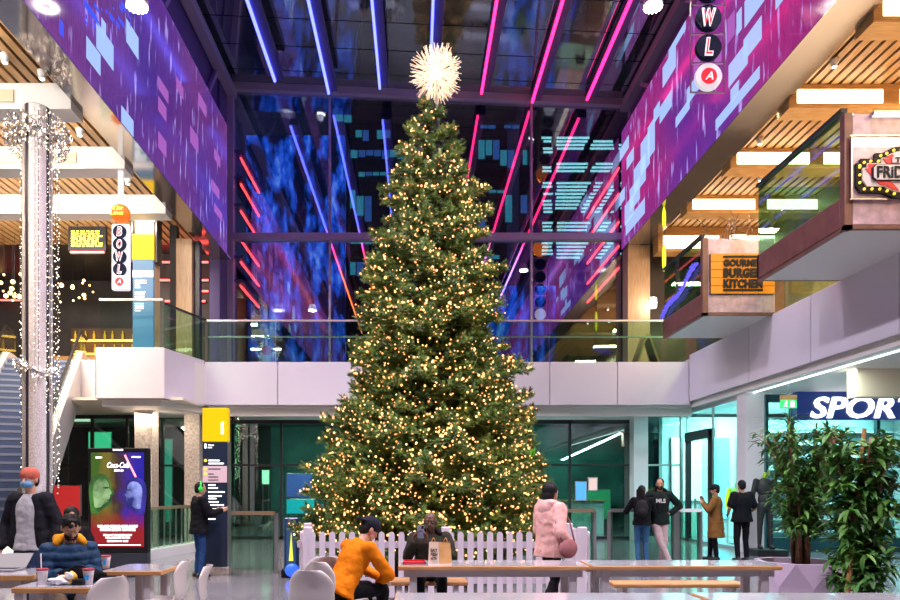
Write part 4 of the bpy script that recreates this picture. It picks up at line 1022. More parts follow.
# exit sign hanging in front of the shop
Y = 16.0; xa, xb = wx(781, Y), wx(797, Y)
r = thing('exit_sign', 'small green running man exit sign hanging over the palm', 'sign', ((xa+xb)/2, Y, wz(407, Y)))
MB().bbox(xa, xb, Y, Y+.05, wz(408, Y), wz(400, Y), .004).build('sign_board', emis('exit_green', (.02, .45, .10), 1.0), r)
MB().bbox(xa, xb, Y-.01, Y+.06, wz(400, Y), wz(395, Y), .004).build('housing', M['lightbox_frame'], r)
mb = MB(); zc = wz(404, Y); xm = (xa+xb)/2
disc(mb, xm-.06, Y-.006, Y, zc+.055, .015, 10)
mb.bar((xm-.06, Y-.003, zc+.035), (xm-.08, Y-.003, zc-.02), .006, .02).bar((xm-.08, Y-.003, zc-.02), (xm-.04, Y-.003, zc-.06), .006, .014).bar((xm-.08, Y-.003, zc-.02), (xm-.12, Y-.003, zc-.055), .006, .014).bar((xm-.1, Y-.003, zc+.02), (xm-.03, Y-.003, zc+.015), .006, .012)
mb.box(xm+.04, xm+.12, Y-.006, Y, zc-.065, zc+.065).build('pictogram', wt, r)
MB().cyl((xm, Y+.03, wz(395, Y)), (xm, Y+.03, 3.98), .01).build('hanging_rod', M['steel'], r)
# ================================================================== BEYOND THE GLASS (street side buildings, added blue reflection sheets)
r = thing('office_building', 'office block beyond the glass with mint lit floors', 'building', (8.5, 33, 0))
MB().box(5.6, 12.5, 33.3, 38, 0, 24).build('facade', mat('office_dark', (.03, .04, .05), .5), r)
mint = emis('mint_office_light', (.40, 1, .80), 1.35)
q = rng(6)
for pya, pyb in ((104, 122), (135, 152), (160, 171), (182, 212), (222, 234), (240, 258)):
    za, zb_ = wz(pyb, 33), wz(pya, 33)
    w_ = MB().box(5.85, 11.6, 33.2, 33.3, za-.05, zb_+.05).build('window_frame', M['dark'], r)
    mb = MB(); z = za+.04
    n = 0
    while z < zb_:
        x = 5.9+.25*(n % 2)
        sk = (zb_-z)*.55
        for (a, b) in ((5.95, 6.5), (6.6, 8.3-sk), (8.5-sk, 9.4), (9.6, 10.8-sk), (11.0-sk*.5, 11.5)):
            if q.random() < .85 and b > a: mb.box(a+.1*q.random(), b-.1*q.random(), 33.15, 33.2, z, z+.08)
        z += .17; n += 1
    mb.build('pane', mint, w_)
r = thing('office_building', 'dark office block beyond the glass with one teal floor', 'building', (-.5, 35, 0))
MB().box(-3.6, 4.6, 35.4, 40, 0, 24).build('facade', bpy.data.materials['office_dark'], r)
tl = emis('teal_office_light', (.05, .36, .38), .8); tl2 = emis('blue_office_light', (.04, .14, .36), .8)
for (a, b, pya, pyb) in ((355, 405, 130, 140), (350, 405, 150, 158), (358, 408, 172, 176), (480, 520, 125, 128), (472, 505, 190, 193), (350, 372, 240, 244), (375, 405, 238, 242), (505, 528, 195, 222), (468, 500, 255, 259), (335, 352, 108, 122), (338, 356, 190, 214), (356, 372, 196, 222), (478, 500, 140, 160), (500, 530, 150, 168), (470, 486, 215, 236), (340, 372, 262, 276)):
    n_ = max(2, int((b-a)/7)); xa, xb, za, zb_ = wx(a, 35.3), wx(b, 35.3), wz(pyb, 35.3), wz(pya, 35.3)
    for i in range(n_):
        w_ = (xb-xa)/n_
        if q.random() < .8: MB().box(xa+i*w_+.03, xa+(i+1)*w_-.03, 35.3, 35.4, za+(zb_-za)*q.uniform(0, .45), zb_).build('window', tl if q.random() < .6 else tl2, r)
def blue_glow():  # blue screen reflections put into an emissive noise colour
    m = bpy.data.materials.new('blue_reflection_glow'); m.use_nodes = True; N, L = nodes(m); b = N['Principled BSDF']
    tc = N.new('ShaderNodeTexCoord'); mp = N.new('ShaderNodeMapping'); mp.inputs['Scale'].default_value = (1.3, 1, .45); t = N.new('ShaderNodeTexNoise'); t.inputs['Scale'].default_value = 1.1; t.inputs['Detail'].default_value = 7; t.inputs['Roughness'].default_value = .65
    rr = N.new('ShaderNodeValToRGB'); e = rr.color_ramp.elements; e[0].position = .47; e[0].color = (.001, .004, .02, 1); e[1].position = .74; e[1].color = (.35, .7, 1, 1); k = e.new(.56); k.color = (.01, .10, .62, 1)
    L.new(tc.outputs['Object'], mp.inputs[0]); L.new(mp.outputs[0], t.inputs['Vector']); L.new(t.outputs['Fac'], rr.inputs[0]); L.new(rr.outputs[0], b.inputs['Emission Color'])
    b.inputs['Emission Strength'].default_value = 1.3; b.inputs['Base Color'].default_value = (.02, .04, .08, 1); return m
bw = blue_glow()
for lb, a, b, z1, Y in (('added blue glow sheet for reflections in the lower left of the glass wall', 246, 345, 16.5, 29.5), ('added blue glow sheet for reflections in the glass right of the tree', 486, 556, 10.6, 31)):
    r = thing('reflection_panel', lb, 'building', (wx((a+b)/2, Y), Y, 0))
    MB().box(wx(a, Y), wx(b, Y), Y, Y+.4, 4, z1).build('glow_sheet', bw, r)  # added sheet that glows where the glass shows blue reflections
    MB().box(wx(a, Y)-.1, wx(b, Y)+.1, Y+.4, Y+1.2, 0, z1+.1).build('wall', M['dark'], r)  # backing of the added sheet
# ================================================================== CHRISTMAS TREE
TX, TY = .28, 12.6
PROF = [(.35, 1.95), (.7, 2.08), (1.01, 2.10), (1.73, 1.90), (2.45, 1.68), (3.35, 1.48), (4.07, 1.32), (4.97, 1.20), (5.87, 1.00), (6.77, .80), (7.5, .60), (8.03, .38), (8.45, .16), (8.6, .05)]
def prof(z):
    for (z0, r0), (z1, r1) in zip(PROF, PROF[1:]):
        if z0 <= z <= z1: return r0+(r1-r0)*(z-z0)/(z1-z0)
    return .05
def needle_mat(name, dark, mid, light):
    m = bpy.data.materials.new(name); m.use_nodes = True; N, L = nodes(m); b = N['Principled BSDF']; b.inputs['Roughness'].default_value = .5
    g = N.new('ShaderNodeTexCoord'); t = N.new('ShaderNodeTexNoise'); t.inputs['Scale'].default_value = 3.2; t.inputs['Detail'].default_value = 5
    L.new(g.outputs['Object'], t.inputs['Vector']); r = N.new('ShaderNodeValToRGB'); e = r.color_ramp.elements
    e[0].position = .3; e[0].color = (*dark, 1); e[1].position = .72; e[1].color = (*light, 1); k = e.new(.5); k.color = (*mid, 1)
    L.new(t.outputs['Fac'], r.inputs[0]); L.new(r.outputs[0], b.inputs['Base Color']); return m
needles = needle_mat('fir_needles', (.03, .085, .015), (.11, .20, .03), (.31, .39, .07))
tree = thing('christmas_tree', 'giant green Christmas tree covered in warm fairy lights behind white fence', 'christmas tree', (TX, TY, 0))
q = rng(77)
fol = MB(); wood_mb = MB(); bulbs = []
V, F = fol.v, fol.f
def sprig(p, d, ln):
    """a twig tip: needles all round an axis, swept forward"""
    u = d.orthogonal().normalized(); w = d.cross(u)
    n = 25
    for k in range(n):
        t = k/n; a = k*2.4+q.random(); o = p+d*(ln*t)
        side = (u*math.cos(a)+w*math.sin(a)); tip = o+(side*.75+d*.75)*(.072*(1.15-.5*t)); s2 = d.cross(side)*.0075
        i = len(V); V.extend((tuple(o-s2), tuple(o+s2), tuple(tip))); F.append((i, i+1, i+2)); fol.m.append(0)
ga = 2.39996
NB = 520; k = 0
while k < NB:
    t = (k+.5)/NB; k += 1
    z = .42+8.05*(1-(1-t)**.62) if True else 0
    a = k*ga+q.uniform(-.2, .2); lob = mnoise.noise(Vector((math.cos(a)*1.6, math.sin(a)*1.6, z*1.35))); lob2 = mnoise.noise(Vector((math.cos(a)*2.1*(prof(z)+.6)+9, math.sin(a)*2.1*(prof(z)+.6), z*2.4))); R_ = prof(z)*min(1.15, 1.03+.30*lob+.44*lob2)*q.uniform(.92, 1.05)
    if R_ < .1: R_ = .1
    dirv = Vector((math.cos(a), math.sin(a), 0)); droop = .10+.16*(1-z/8.6)
    base = Vector((TX, TY, z+.16*R_))
    def bp(s): return base+dirv*(R_*s)+Vector((0, 0, R_*(-droop*2.1*s+droop*1.6*s*s)))
    wood_mb.tube([bp(s) for s in (0, .35, .7, .95)], .022, 4, False, .006)
    side = Vector((-dirv.y, dirv.x, 0))
    nt = int(7+R_*11)
    for j in range(nt):
        s = .30+.72*(j+.5)/nt; c = bp(s); hw = (1.06-s)*R_*.46+.07
        for sg in (-1, 1):
            td = (side*sg*q.uniform(.6, 1)+dirv*q.uniform(.5, 1.0)+Vector((0, 0, q.uniform(-.25, .35)))).normalized(); tl = hw*q.uniform(.6, 1.1)
            ns = max(1, int(tl/.12))
            for i in range(ns):
                sprig(c+td*(tl*i/ns), (td+Vector((q.uniform(-.3, .3), q.uniform(-.3, .3), q.uniform(-.3, .35)))).normalized(), .14)
            e_ = c+td*tl
            if s > .40 and R_ > prof(z)*(.72+.28*q.random()):
                for _ in range(1 if q.random() < .45 else 2): bulbs.append(c.lerp(e_, q.uniform(.5, 1.05))+Vector((q.uniform(-.05, .05), q.uniform(-.05, .05), q.uniform(.02, .09))))
        if s > .5: sprig(c+Vector((0, 0, .02)), (Vector((q.uniform(-.5, .5), q.uniform(-.5, .5), 1))+dirv*.6).normalized(), .14)
    sprig(bp(.97), (dirv+Vector((0, 0, .3))).normalized(), .16)
    bulbs.append(bp(1.0)+Vector((0, 0, .04)))
o = fol.build('foliage', needles, tree); o['kind'] = 'stuff'
wood_mb.build('branches', M['bark'], tree)
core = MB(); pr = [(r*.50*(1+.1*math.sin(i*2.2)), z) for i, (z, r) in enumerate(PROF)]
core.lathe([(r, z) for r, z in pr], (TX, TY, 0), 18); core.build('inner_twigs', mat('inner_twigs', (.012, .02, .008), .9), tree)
MB().lathe([(.16, 0), (.13, 2), (.08, 5), (.03, 8.5)], (TX, TY, 0), 12).build('trunk', M['bark'], tree)
MB().lathe([(.9, 0), (.95, .03), (.95, .28), (.88, .3)], (TX, TY, 0), 24).build('stand', M['dark'], tree)
# fairy lights: cable spiral, the hundred nearest bulbs each its own, the rest as one
lights = thing('fairy_lights', 'strings of warm tiny bulbs spread all over the Christmas tree', 'fairy lights', (TX, TY, 0))
pts = []
for i in range(900):
    z = .6+7.8*i/900; a = i*.13; R_ = prof(z)*.80; pts.append((TX+R_*math.cos(a), TY+R_*math.sin(a), z))
MB().tube(pts, .006, 4).build('cable', mat('green_cable', (.01, .03, .01), .5), lights)
q.shuffle(bulbs); print('bulbs', len(bulbs), 'sprig tris', len(F)); bulbs = bulbs[:9500]
bulbs.sort(key=lambda p: p.y)
front, rest = bulbs[:100], bulbs[100:]
proto = None
for p in front:
    if proto is None:
        m_ = MB(); m_.ell((0, 0, 0), .017, None, 6, 4); proto = m_.build('bulb', M['bulb'], None, origin=Vector((0, 0, 0))); o = proto
    else: o = proto.copy(); C.objects.link(o)
    o.parent = lights; o.location = p-lights.location
mb = MB()
for p in rest: mb.ell(p, .0135 if q.random() < .7 else .021, None, 5, 3)
o = mb.build('bulbs', M['bulb'], lights); o['kind'] = 'stuff'
# tree topper: a burst of white branching twigs
tc_ = Vector((wx(436.5, TY), TY, wz(74, TY)))
r = thing('tree_topper', 'glowing white starburst on the tip of the Christmas tree', 'tree topper', (tc_.x, tc_.y, tc_.z-.5))
mb = MB(); glow = mat('topper_twig', (.9, .85, .75), .4, emit=(1, .62, .34), estr=.42)
n = 120
for k in range(n):
    zz = 1-2*(k+.5)/n; a = k*ga; s_ = math.sqrt(1-zz*zz); d = Vector((s_*math.cos(a), s_*math.sin(a), zz)); L_ = q.uniform(.36, .50)
    mid = tc_+d*(L_*.55); mb.tube([tc_+d*.05, mid], .008, 4)
    for j in range(3):
        d2 = (d+Vector((q.uniform(-.5, .5), q.uniform(-.5, .5), q.uniform(-.5, .5)))).normalized(); mb.tube([mid, mid+d2*(L_*.5)], .0065, 4)
mb.build('twigs', glow, r)
MB().ell(tc_, .10, seg=14, rings=9).build('core', emis('topper_core', (1, .76, .45), 1.6), r, True)
MB().cyl((tc_.x, tc_.y, tc_.z-.6), tc_, .02).build('rod', M['steel'], r)
# ================================================================== PICKET FENCE
FY = 9.8
def picket(x, y, z1, M_=None):
    mb = MB(); w = .042
    poly = [(-w, 0.05), (w, 0.05), (w, z1-.05)]+[(w*math.cos(PI*i/8), z1-.045+.045*math.sin(PI*i/8)) for i in range(1, 8)]+[(-w, z1-.05)]
    return mb.prism(poly, -.011, .011, 'y')
def fence(label, x0, x1, n, rz=0, loc=(0, 0, 0), post0=True, post1=True):
    L_ = x1-x0
    r = thing('picket_fence', label, 'fence', loc, rz)
    pk = None
    for i in range(n):
        x = x0+L_*(i+.5)/n
        if pk is None:
            pk = picket(0, 0, .965).build('picket', M['fence'], r, origin=Vector((0, 0, 0))); o = pk
        else:
            o = pk.copy(); C.objects.link(o); o.parent = r
        o.location = (x, 0, 0)
    for z in (.28, .78): MB().box(x0, x1, .012, .045, z-.045, z+.045).build('rail', M['fence'], r, origin=Vector((0, 0, 0)))
    for f_, x in ((post0, x0), (post1, x1)):
        if f_: MB().bbox(x-.06, x+.06, .0, .12, 0, 1.03, .012).build('post', M['fence'], r, origin=Vector((0, 0, 0)))
    return r
fence('white picket fence panel in front of the tree, behind the man in orange', -1.52, .42, 14, loc=(0, FY, 0))
fence('white picket fence panel in front of the tree, behind the walking woman', .42, 2.34, 14, loc=(0, FY, 0), post0=False)
fence('white picket fence running back along the totem side of the tree', 0, 1.1, 8, PI/2, (-1.64, FY+.13, 0), post0=False)
fence('white picket fence running back along the shop side of the tree', 0, 1.1, 8, PI/2, (2.46, FY+.13, 0), post0=False)
# ================================================================== TABLES, BENCHES, CHAIRS
def laminate():
    return mat('table_laminate', (.50, .50, .56), .12, coat=.5, noise=.06, nscale=3)
lam = laminate(); legm = mat('pale_grey_leg', (.45, .42, .44), .4)
def table(label, x0, x1, y0, y1, z=.75, t=.05, apron=True, legw=.08, group=None, inset=.16):
    r = thing('canteen_table', label, 'table', ((x0+x1)/2, (y0+y1)/2, 0), group=group)
    MB().bbox(x0, x1, y0, y1, z-t, z-.004, .008).build('table_edge', M['oak'], r)
    MB().box(x0+.012, x1-.012, y0+.012, y1-.012, z-.006, z).build('tabletop', lam, r)
    if apron:
        MB().box(x0+.06, x1-.06, y0+.06, y0+.09, z-t-.075, z-t).box(x0+.06, x1-.06, y1-.09, y1-.06, z-t-.075, z-t).build('apron', legm, r)
    for x in (x0+inset, x1-inset):
        for y in (y0+.09, y1-.09): MB().bbox(x-legw/2, x+legw/2, y-legw/2, y+legw/2, 0, z-t, .008).build('leg', legm, r)
    return r
table('long oak edged table in front of the man with the phone', -.19, 1.83, 7.38, 7.98)
table('long oak edged table in front of the couple and planter', 1.86, 3.88, 7.40, 8.0)
table('nearest long grey topped table under the walking woman', -.16, 2.1, 4.75, 5.46)
table('nearest long grey topped table in front of the lilac planter', 2.14, 4.4, 4.75, 5.46)
table('oak edged table with the silver laptop beside the walking man', -5.2, -3.62, 6.6, 7.2, t=.06)
table('small oak edged table with cups in front of the man in the padded jacket', -3.33, -2.62, 5.75, 6.12, apron=False)
table('oak edged table behind the white chairs below the advertising screen', -3.12, -2.53, 6.95, 7.6, apron=False)
def bench(label, x0, x1, y0, y1):
    r = thing('bench', label, 'bench', ((x0+x1)/2, (y0+y1)/2, 0))
    MB().bbox(x0, x1, y0, y1, .41, .46, .01).build('seat', M['oak'], r)
    for x in (x0+.14, x1-.14): MB().bbox(x-.03, x+.03, y0+.03, y1-.03, 0, .41, .008).build('leg', M['white'], r)
    return r
bench('oak topped bench under the man with the phone', -.34, .62, 8.32, 8.68)
bench('oak topped bench behind the table nearest the planter', 2.3, 3.85, 8.14, 8.45)
def shell_chair():
    r = thing('shell_chair', 'white moulded shell chair', 'chair', (0, 0, 0))
    # S-shaped shell profile (y forward, z up); backrest at the rear
    prof_ = [(.22, .435), (.20, .455), (.10, .452), (-.05, .440), (-.14, .445), (-.185, .49), (-.20, .56), (-.195, .64), (-.205, .72), (-.22, .765), (-.237, .805), (-.25, .832), (-.257, .846), (-.261, .853)]
    nx = 15; v = []; n = len(prof_)
    for (y, z) in prof_:
        t = max(0, (z-.46)/.39)
        for i in range(nx):
            s = -1+2*i/(nx-1); w = .225-.01*t-.10*max(0, (t-.62)/.38)**2.2
            v.append((s*w, y+(.05*t+.012)*s*s, z+(.025*s*s if t == 0 else 0)))
    f = []
    for j in range(n-1):
        for i in range(nx-1): a = j*nx+i; f.append((a, a+1, a+nx+1, a+nx))
    mb = MB(); nv = len(v); th = .012
    v2 = [(x, y-.012*(z > .5), z-.012*(z <= .5)) for x, y, z in v]
    mb.add(v+v2, f+[tuple(i+nv for i in reversed(q_)) for q_ in f])
    edge = [i for i in range(nx)]+[j*nx+nx-1 for j in range(1, n)]+[(n-1)*nx+i for i in range(nx-2, -1, -1)]+[j*nx for j in range(n-2, 0, -1)]
    k = len(edge); mb.f += [(edge[(i+1) % k], edge[i], edge[i]+nv, edge[(i+1) % k]+nv) for i in range(k)]; mb.m += [0]*k
    mb.build('shell', M['plastic'], r, True)
    for sx in (-1, 1):
        for y0, y1 in ((.14, .20), (-.12, -.20)): MB().cyl((sx*.15, y0, .44), (sx*.20, y1, 0), .016, .011, 8).build('leg', M['chair_leg'], r)
    MB().box(-.16, .16, .10, .13, .42, .44).box(-.16, .16, -.13, -.10, .42, .44).build('seat_frame', M['chair_leg'], r)
    return r
ch = shell_chair()
spots = [(-2.50, 6.92, 1.62, 'white shell chair seen side on at the table below the advertising screen'),
         (-2.15, 6.45, 1.75, 'white shell chair seen side on, the one nearer the directory totem'),
         (-2.64, 5.72, 1.2, 'white shell chair with tall back beside the small table with cups'),
         (-.86, 6.30, -.35, 'white shell chair in front of the man in orange'),
         (-1.05, 7.55, .5, 'white shell chair between the man in orange and fence post'),
         (-4.15, 6.25, .2, 'white shell chair at the table with the laptop')]
for i, (x, y, rz, lb) in enumerate(spots):
    if i == 0: ch.location = (x, y, 0); ch.rotation_euler = (0, 0, rz); ch['label'] = lb; ch['group'] = 'white shell chairs'
    else: dup(ch, (x, y, 0), rz, lb, 'white shell chairs')
# ---- things on the tables
def cup(label, x, y, straw):
    r = thing('paper_cup', label, 'cup', (x, y, .75))
    MB().lathe([(.032, 0), (.045, .115), (.047, .118), (.045, .12)], (x, y, .75), 18).build('cup_body', cupm, r, True)
    MB().lathe([(.049, .118), (.05, .13), (.044, .135), (.02, .137)], (x, y, .75), 18).build('lid', M['lid'], r, True)
    if straw: MB().cyl((x-.01, y, .86), (x-.02, y+.01, 1.01), .006, .006, 8).build('straw', M['paper'], r)
    else: MB().box(x-.012, x+.022, y-.048, y-.043, .79, .83).build('print', emis('cup_blue', (.02, .25, .6), .15), r)
    return r
M['lid'] = mat('cup_lid_red', (.35, .03, .06), .35)
cupm = mat('cup_white_print', (.78, .70, .70), .5, noise=.1, nscale=25)
cup('white paper cup with red lid and straw by the padded jacket man', wx(42.5, 5.95), 5.95, True)
cup('white paper cup with red lid and blue print on the small table', wx(88.5, 5.95), 5.95, False)
cup('white paper cup with red lid standing by the black bag farther back', wx(106, 7.15), 7.15, False)
x = wx(69, 5.92)
r = thing('food_wrap', 'yellow and white crumpled food wrapper with black box on the small table', 'food wrapper', (x, 5.92, .75))
q = rng(14); mb = MB()
def lump(mb, c, r3, seed, amp=.25, seg=14, rings=10):
    q_ = rng(seed); a = MB(); a.ell((0, 0, 0), 1, seg=seg, rings=rings); ph = [(q_.uniform(2, 6), q_.uniform(2, 6), q_.uniform(2, 6), q_.uniform(0, 6)) for _ in range(4)]
    vs = []
    for p in a.v:
        s_ = 1+amp*sum(math.sin(p[0]*h[0]+p[1]*h[1]+p[2]*h[2]+h[3]) for h in ph)/4; vs.append((c[0]+p[0]*r3[0]*s_, c[1]+p[1]*r3[1]*s_, c[2]+max(p[2]*r3[2]*s_, -r3[2]*.9)))
    return mb.add(vs, a.f)
lump(MB(), (x-.06, 5.91, .785), (.09, .06, .038), 3, .5).build('white_paper', M['paper'], r)
lump(MB(), (x+.0, 5.93, .80), (.06, .05, .055), 5, .4).build('yellow_wrapper', mat('wrapper_yellow', (.85, .50, .04), .4), r)
MB().bbox(x+.05, x+.14, 5.86, 5.95, .752, .80, .006).build('black_box', M['black'], r)
lump(MB(), (x+.02, 5.88, .83), (.035, .02, .03), 7, .3).build('napkin', M['paper'], r)
x, y = wx(84, 6.02), 6.08
r = thing('laptop', 'silver laptop open on the table beside the walking man', 'laptop', (wx(4, 6.95), 6.95, .75))
lx = wx(2, 6.95); lapm = mat('laptop_grey', (.22, .22, .24), .5)
MB().bbox(lx-.17, lx+.17, 6.83, 7.06, .752, .768, .004).build('base', lapm, r)
mb = MB()
for i in range(11):
    for j in range(4): mb.box(lx-.145+i*.026, lx-.145+i*.026+.021, 6.93+j*.026, 6.93+j*.026+.021, .768, .771)
mb.build('keys', M['black'], r)
MB().add([(lx-.17, 7.065, .768), (lx+.17, 7.065, .768), (lx+.17, 7.21, .90), (lx-.17, 7.21, .90), (lx-.17, 7.075, .768), (lx+.17, 7.075, .768), (lx+.17, 7.22, .90), (lx-.17, 7.22, .90)], [(0,1,2,3), (7,6,5,4), (0,4,5,1), (1,5,6,2), (2,6,7,3), (3,7,4,0)]).build('lid', lapm, r)
# paper bag
Y = 7.66; xa, xb = wx(428, Y), wx(452, Y); z0 = .75; zt = wz(542, Y)
r = thing('paper_bag', 'brown paper takeaway bag with black print on the long table', 'bag', ((xa+xb)/2, Y, z0))
kraft = mat('kraft_paper', (.62, .33, .12), .6, noise=.12, nscale=9); kw = mat('bag_white_side', (.78, .66, .52), .6)
xm = xa+(xb-xa)*.46
MB().add([(xa, Y-.03, z0), (xm, Y-.07, z0), (xm-.01, Y-.06, zt), (xa+.012, Y-.02, zt), (xa+.02, Y+.1, z0), (xm+.03, Y+.08, z0), (xm+.03, Y+.04, zt), (xa+.03, Y+.06, zt)],
         [(0,1,2,3), (4,7,6,5), (0,3,7,4), (0,4,5,1)]).build('printed_side', kw, r)
MB().add([(xm, Y-.07, z0), (xb, Y-.02, z0), (xb-.02, Y-.0, zt-.01), (xm-.01, Y-.06, zt), (xm+.03, Y+.08, z0), (xb, Y+.08, z0), (xb-.02, Y+.04, zt), (xm+.03, Y+.04, zt)],
         [(0,1,2,3), (4,7,6,5), (1,5,6,2), (0,4,5,1)]).build('gusset', kraft, r)
Mt = frame_M(((xa+xm)/2, Y-.056, z0+.10), (xm-xa, -.04, 0), (0, .01, 1))
for i, s_ in enumerate(('EAT', 'FRESH', 'NOW')): text_obj('print_lettering', s_, M['black'], r, .075, .032, frame_M(((xa+xm)/2+.004, Y-.058+.008*(1-i), z0+.145-.045*i), (xm-xa, -.04, 0), (0, .03, 1)), .003, bold=.02)
for sx in (xa+.06, xb-.07):
    MB().tube([(sx-.02+.04*t/6, Y+.02, zt+.045*math.sin(PI*t/6)) for t in range(7)], .005, 6).build('handle', kraft, r)
# red tray and wooden block near the orange man
r = thing('red_tray', 'red plastic tray on the long table by the man in orange', 'tray', (-.02, 7.6, .75))
MB().bbox(-.14, .10, 7.5, 7.75, .752, .765, .005).build('tray_base', M['red'], r); mb = MB().box(-.14, .10, 7.5, 7.51, .762, .78).box(-.14, .10, 7.74, 7.75, .762, .78).box(-.14, -.13, 7.5, 7.75, .762, .78).box(.09, .10, 7.5, 7.75, .762, .78)
mb.build('rim', M['red'], r)
# ================================================================== PLANTERS AND PLANTS
px, pyY = wx(800, 9.0), 9.0
r = thing('planter', 'large faceted lilac planter behind the tables', 'planter', (px, pyY, 0))
mb = MB(); n = 8; v = []
for (R_, z, off) in ((.40, .0, 0), (.50, .34, PI/8), (.54, .64, 0), (.49, .64, 0), (.47, .5, 0)):
    for k in range(n): a = 2*PI*k/n+off+.2; v.append((px+R_*math.cos(a), pyY+R_*math.sin(a), z))
f = []
for ring in range(4):
    for k in range(n):
        k2 = (k+1) % n
        if ring == 0: f += [(k, k2, n+k), (k2, n+k2, n+k)]
        elif ring == 1: f += [(n+k, n+k2, 2*n+k2), (n+k, 2*n+k2, 2*n+k)]
        else: f.append((ring*n+k, ring*n+k2, ring*n+n+k2, ring*n+n+k))
f.append(tuple(range(n-1, -1, -1)))
mb.add(v, f).build('pot', M['planter'], r)
MB().lathe([(.48, .5), (.46, .56), (.1, .58)], (px, pyY, 0), 16).build('soil', M['soil'], r)
def leaf(mb, p, d, up, L_, w, bend=.25):
    """a folded pointed leaf of five cross sections"""
    d = d.normalized(); s = d.cross(up); s = s.normalized() if s.length > 1e-4 else Vector((1, 0, 0)); u = s.cross(d)
    v = []; n = 5
    for i in range(n):
        t = i/(n-1); ww = w*math.sin(PI*(.08+.92*t)**.8)*(1-.0*t) if i < n-1 else .0005
        c = p+d*(L_*t)-u*(bend*L_*t*t)
        v += [c-s*ww/2+u*ww*.18, c, c+s*ww/2+u*ww*.18]
    f = []
    for i in range(n-1):
        a = i*3; f += [(a, a+1, a+4, a+3), (a+1, a+2, a+5, a+4)]
    mb.add(v, f)
lg = needle_mat('leaf_glossy', (.025, .10, .02), (.06, .21, .03), (.18, .38, .07))
lgd = needle_mat('leaf_deep', (.02, .08, .025), (.04, .14, .04), (.12, .26, .08))
def bushy(label, x, y, z0, h, stems, spread, nleaf, L_, w, seed, m, zs=.3, name='potted_tree'):
    r = thing(name, label, 'plant', (x, y, z0)); q = rng(seed); sm = MB(); lm = MB()
    for s_ in range(stems):
        a = 2*PI*s_/stems+q.uniform(-.4, .4); lean = Vector((math.cos(a), math.sin(a)*.8, 0))*spread*q.uniform(.35, 1)
        pts = [Vector((x, y, z0))+lean*.12+lean*(t*t)+Vector((q.uniform(-.03, .03), q.uniform(-.03, .03), h*t*q.uniform(.97, 1))) for t in (0, .25, .5, .75, 1)]
        sm.tube(pts, .026, 7, True, .008)
        for k in range(nleaf):
            t = zs+(1-zs)*(k+q.random())/nleaf; i = min(3, int(t*4)); p = pts[i].lerp(pts[i+1], t*4-i)
            b = Vector((q.uniform(-1, 1), q.uniform(-1, 1), q.uniform(-.1, .7))).normalized(); bl = q.uniform(.06, .34)*(1.15-.4*t)
            e_ = p+b*bl; sm.tube([p, e_], .004, 3, False)
            for j in range(4):
                d = (b*.6+Vector((q.uniform(-1, 1), q.uniform(-1, 1), q.uniform(-.9, .35)))).normalized(); leaf(lm, e_-b*(bl*.15*j), d, Vector((0, 0, 1)), L_*q.uniform(.7, 1.2), w*q.uniform(.8, 1.2))
    sm.build('stems', M['bark'], r, True); o = lm.build('leaves', m, r); o['kind'] = 'stuff'
    return r
bushy('tall leafy fig tree growing from the lilac planter', wx(803, 9), 9.0, .55, 1.70, 9, .62, 78, .13, .040, 4, lg, .24)
# dracaena with arching strap leaves behind it
r = thing('dracaena', 'spiky palm with thin arching leaves behind the fig tree', 'plant', (wx(795, 9.3), 9.35, .55)); q = rng(17); sm = MB(); lm = MB()
for (dx, h) in ((-.08, 1.95), (.28, 1.8), (.02, 1.55)):
    c = Vector((wx(795, 9.3)+dx, 9.3, .55+h)); sm.tube([(c.x-dx*.7, 9.3, .55), (c.x-dx*.2, 9.32, .55+h*.5), c], .022, 7)
    for k in range(46):
        a = k*ga; e_ = q.uniform(.1, 1.0); leaf(lm, c+Vector((0, 0, -.15*q.random())), Vector((math.cos(a), math.sin(a), e_)), Vector((0, 0, 1)), q.uniform(.3, .46), .022, .55)
sm.build('stems', M['bark'], r, True); o = lm.build('leaves', lgd, r); o['kind'] = 'stuff'
# right hand tree in front of it, in its own pot
px2, py2 = wx(858, 7.4), 7.4
r = thing('planter', 'low dark round pot behind the nearest table', 'planter', (px2, py2, 0))
MB().lathe([(.24, 0), (.30, .3), (.31, .32), (.27, .32), (.26, .27)], (px2, py2, 0), 20).build('pot', M['dark'], r, True); MB().lathe([(.27, .27), (.05, .29)], (px2, py2, 0), 16).build('soil', M['soil'], r)
bushy('broad leafed rubber tree with slanting trunk in front of the fig tree', px2+.05, py2, .28, 1.82, 7, .42, 54, .17, .066, 9, lg, .10)
r = thing('climbing_pole', 'slanting bamboo pole among the rubber tree leaves', 'pole', (px2-.22, py2-.12, .3))
MB().cyl((px2-.2, py2-.12, .32), (px2+.10, py2+.05, 2.2), .028, .022, 10).build('pole', M['oak'], r)
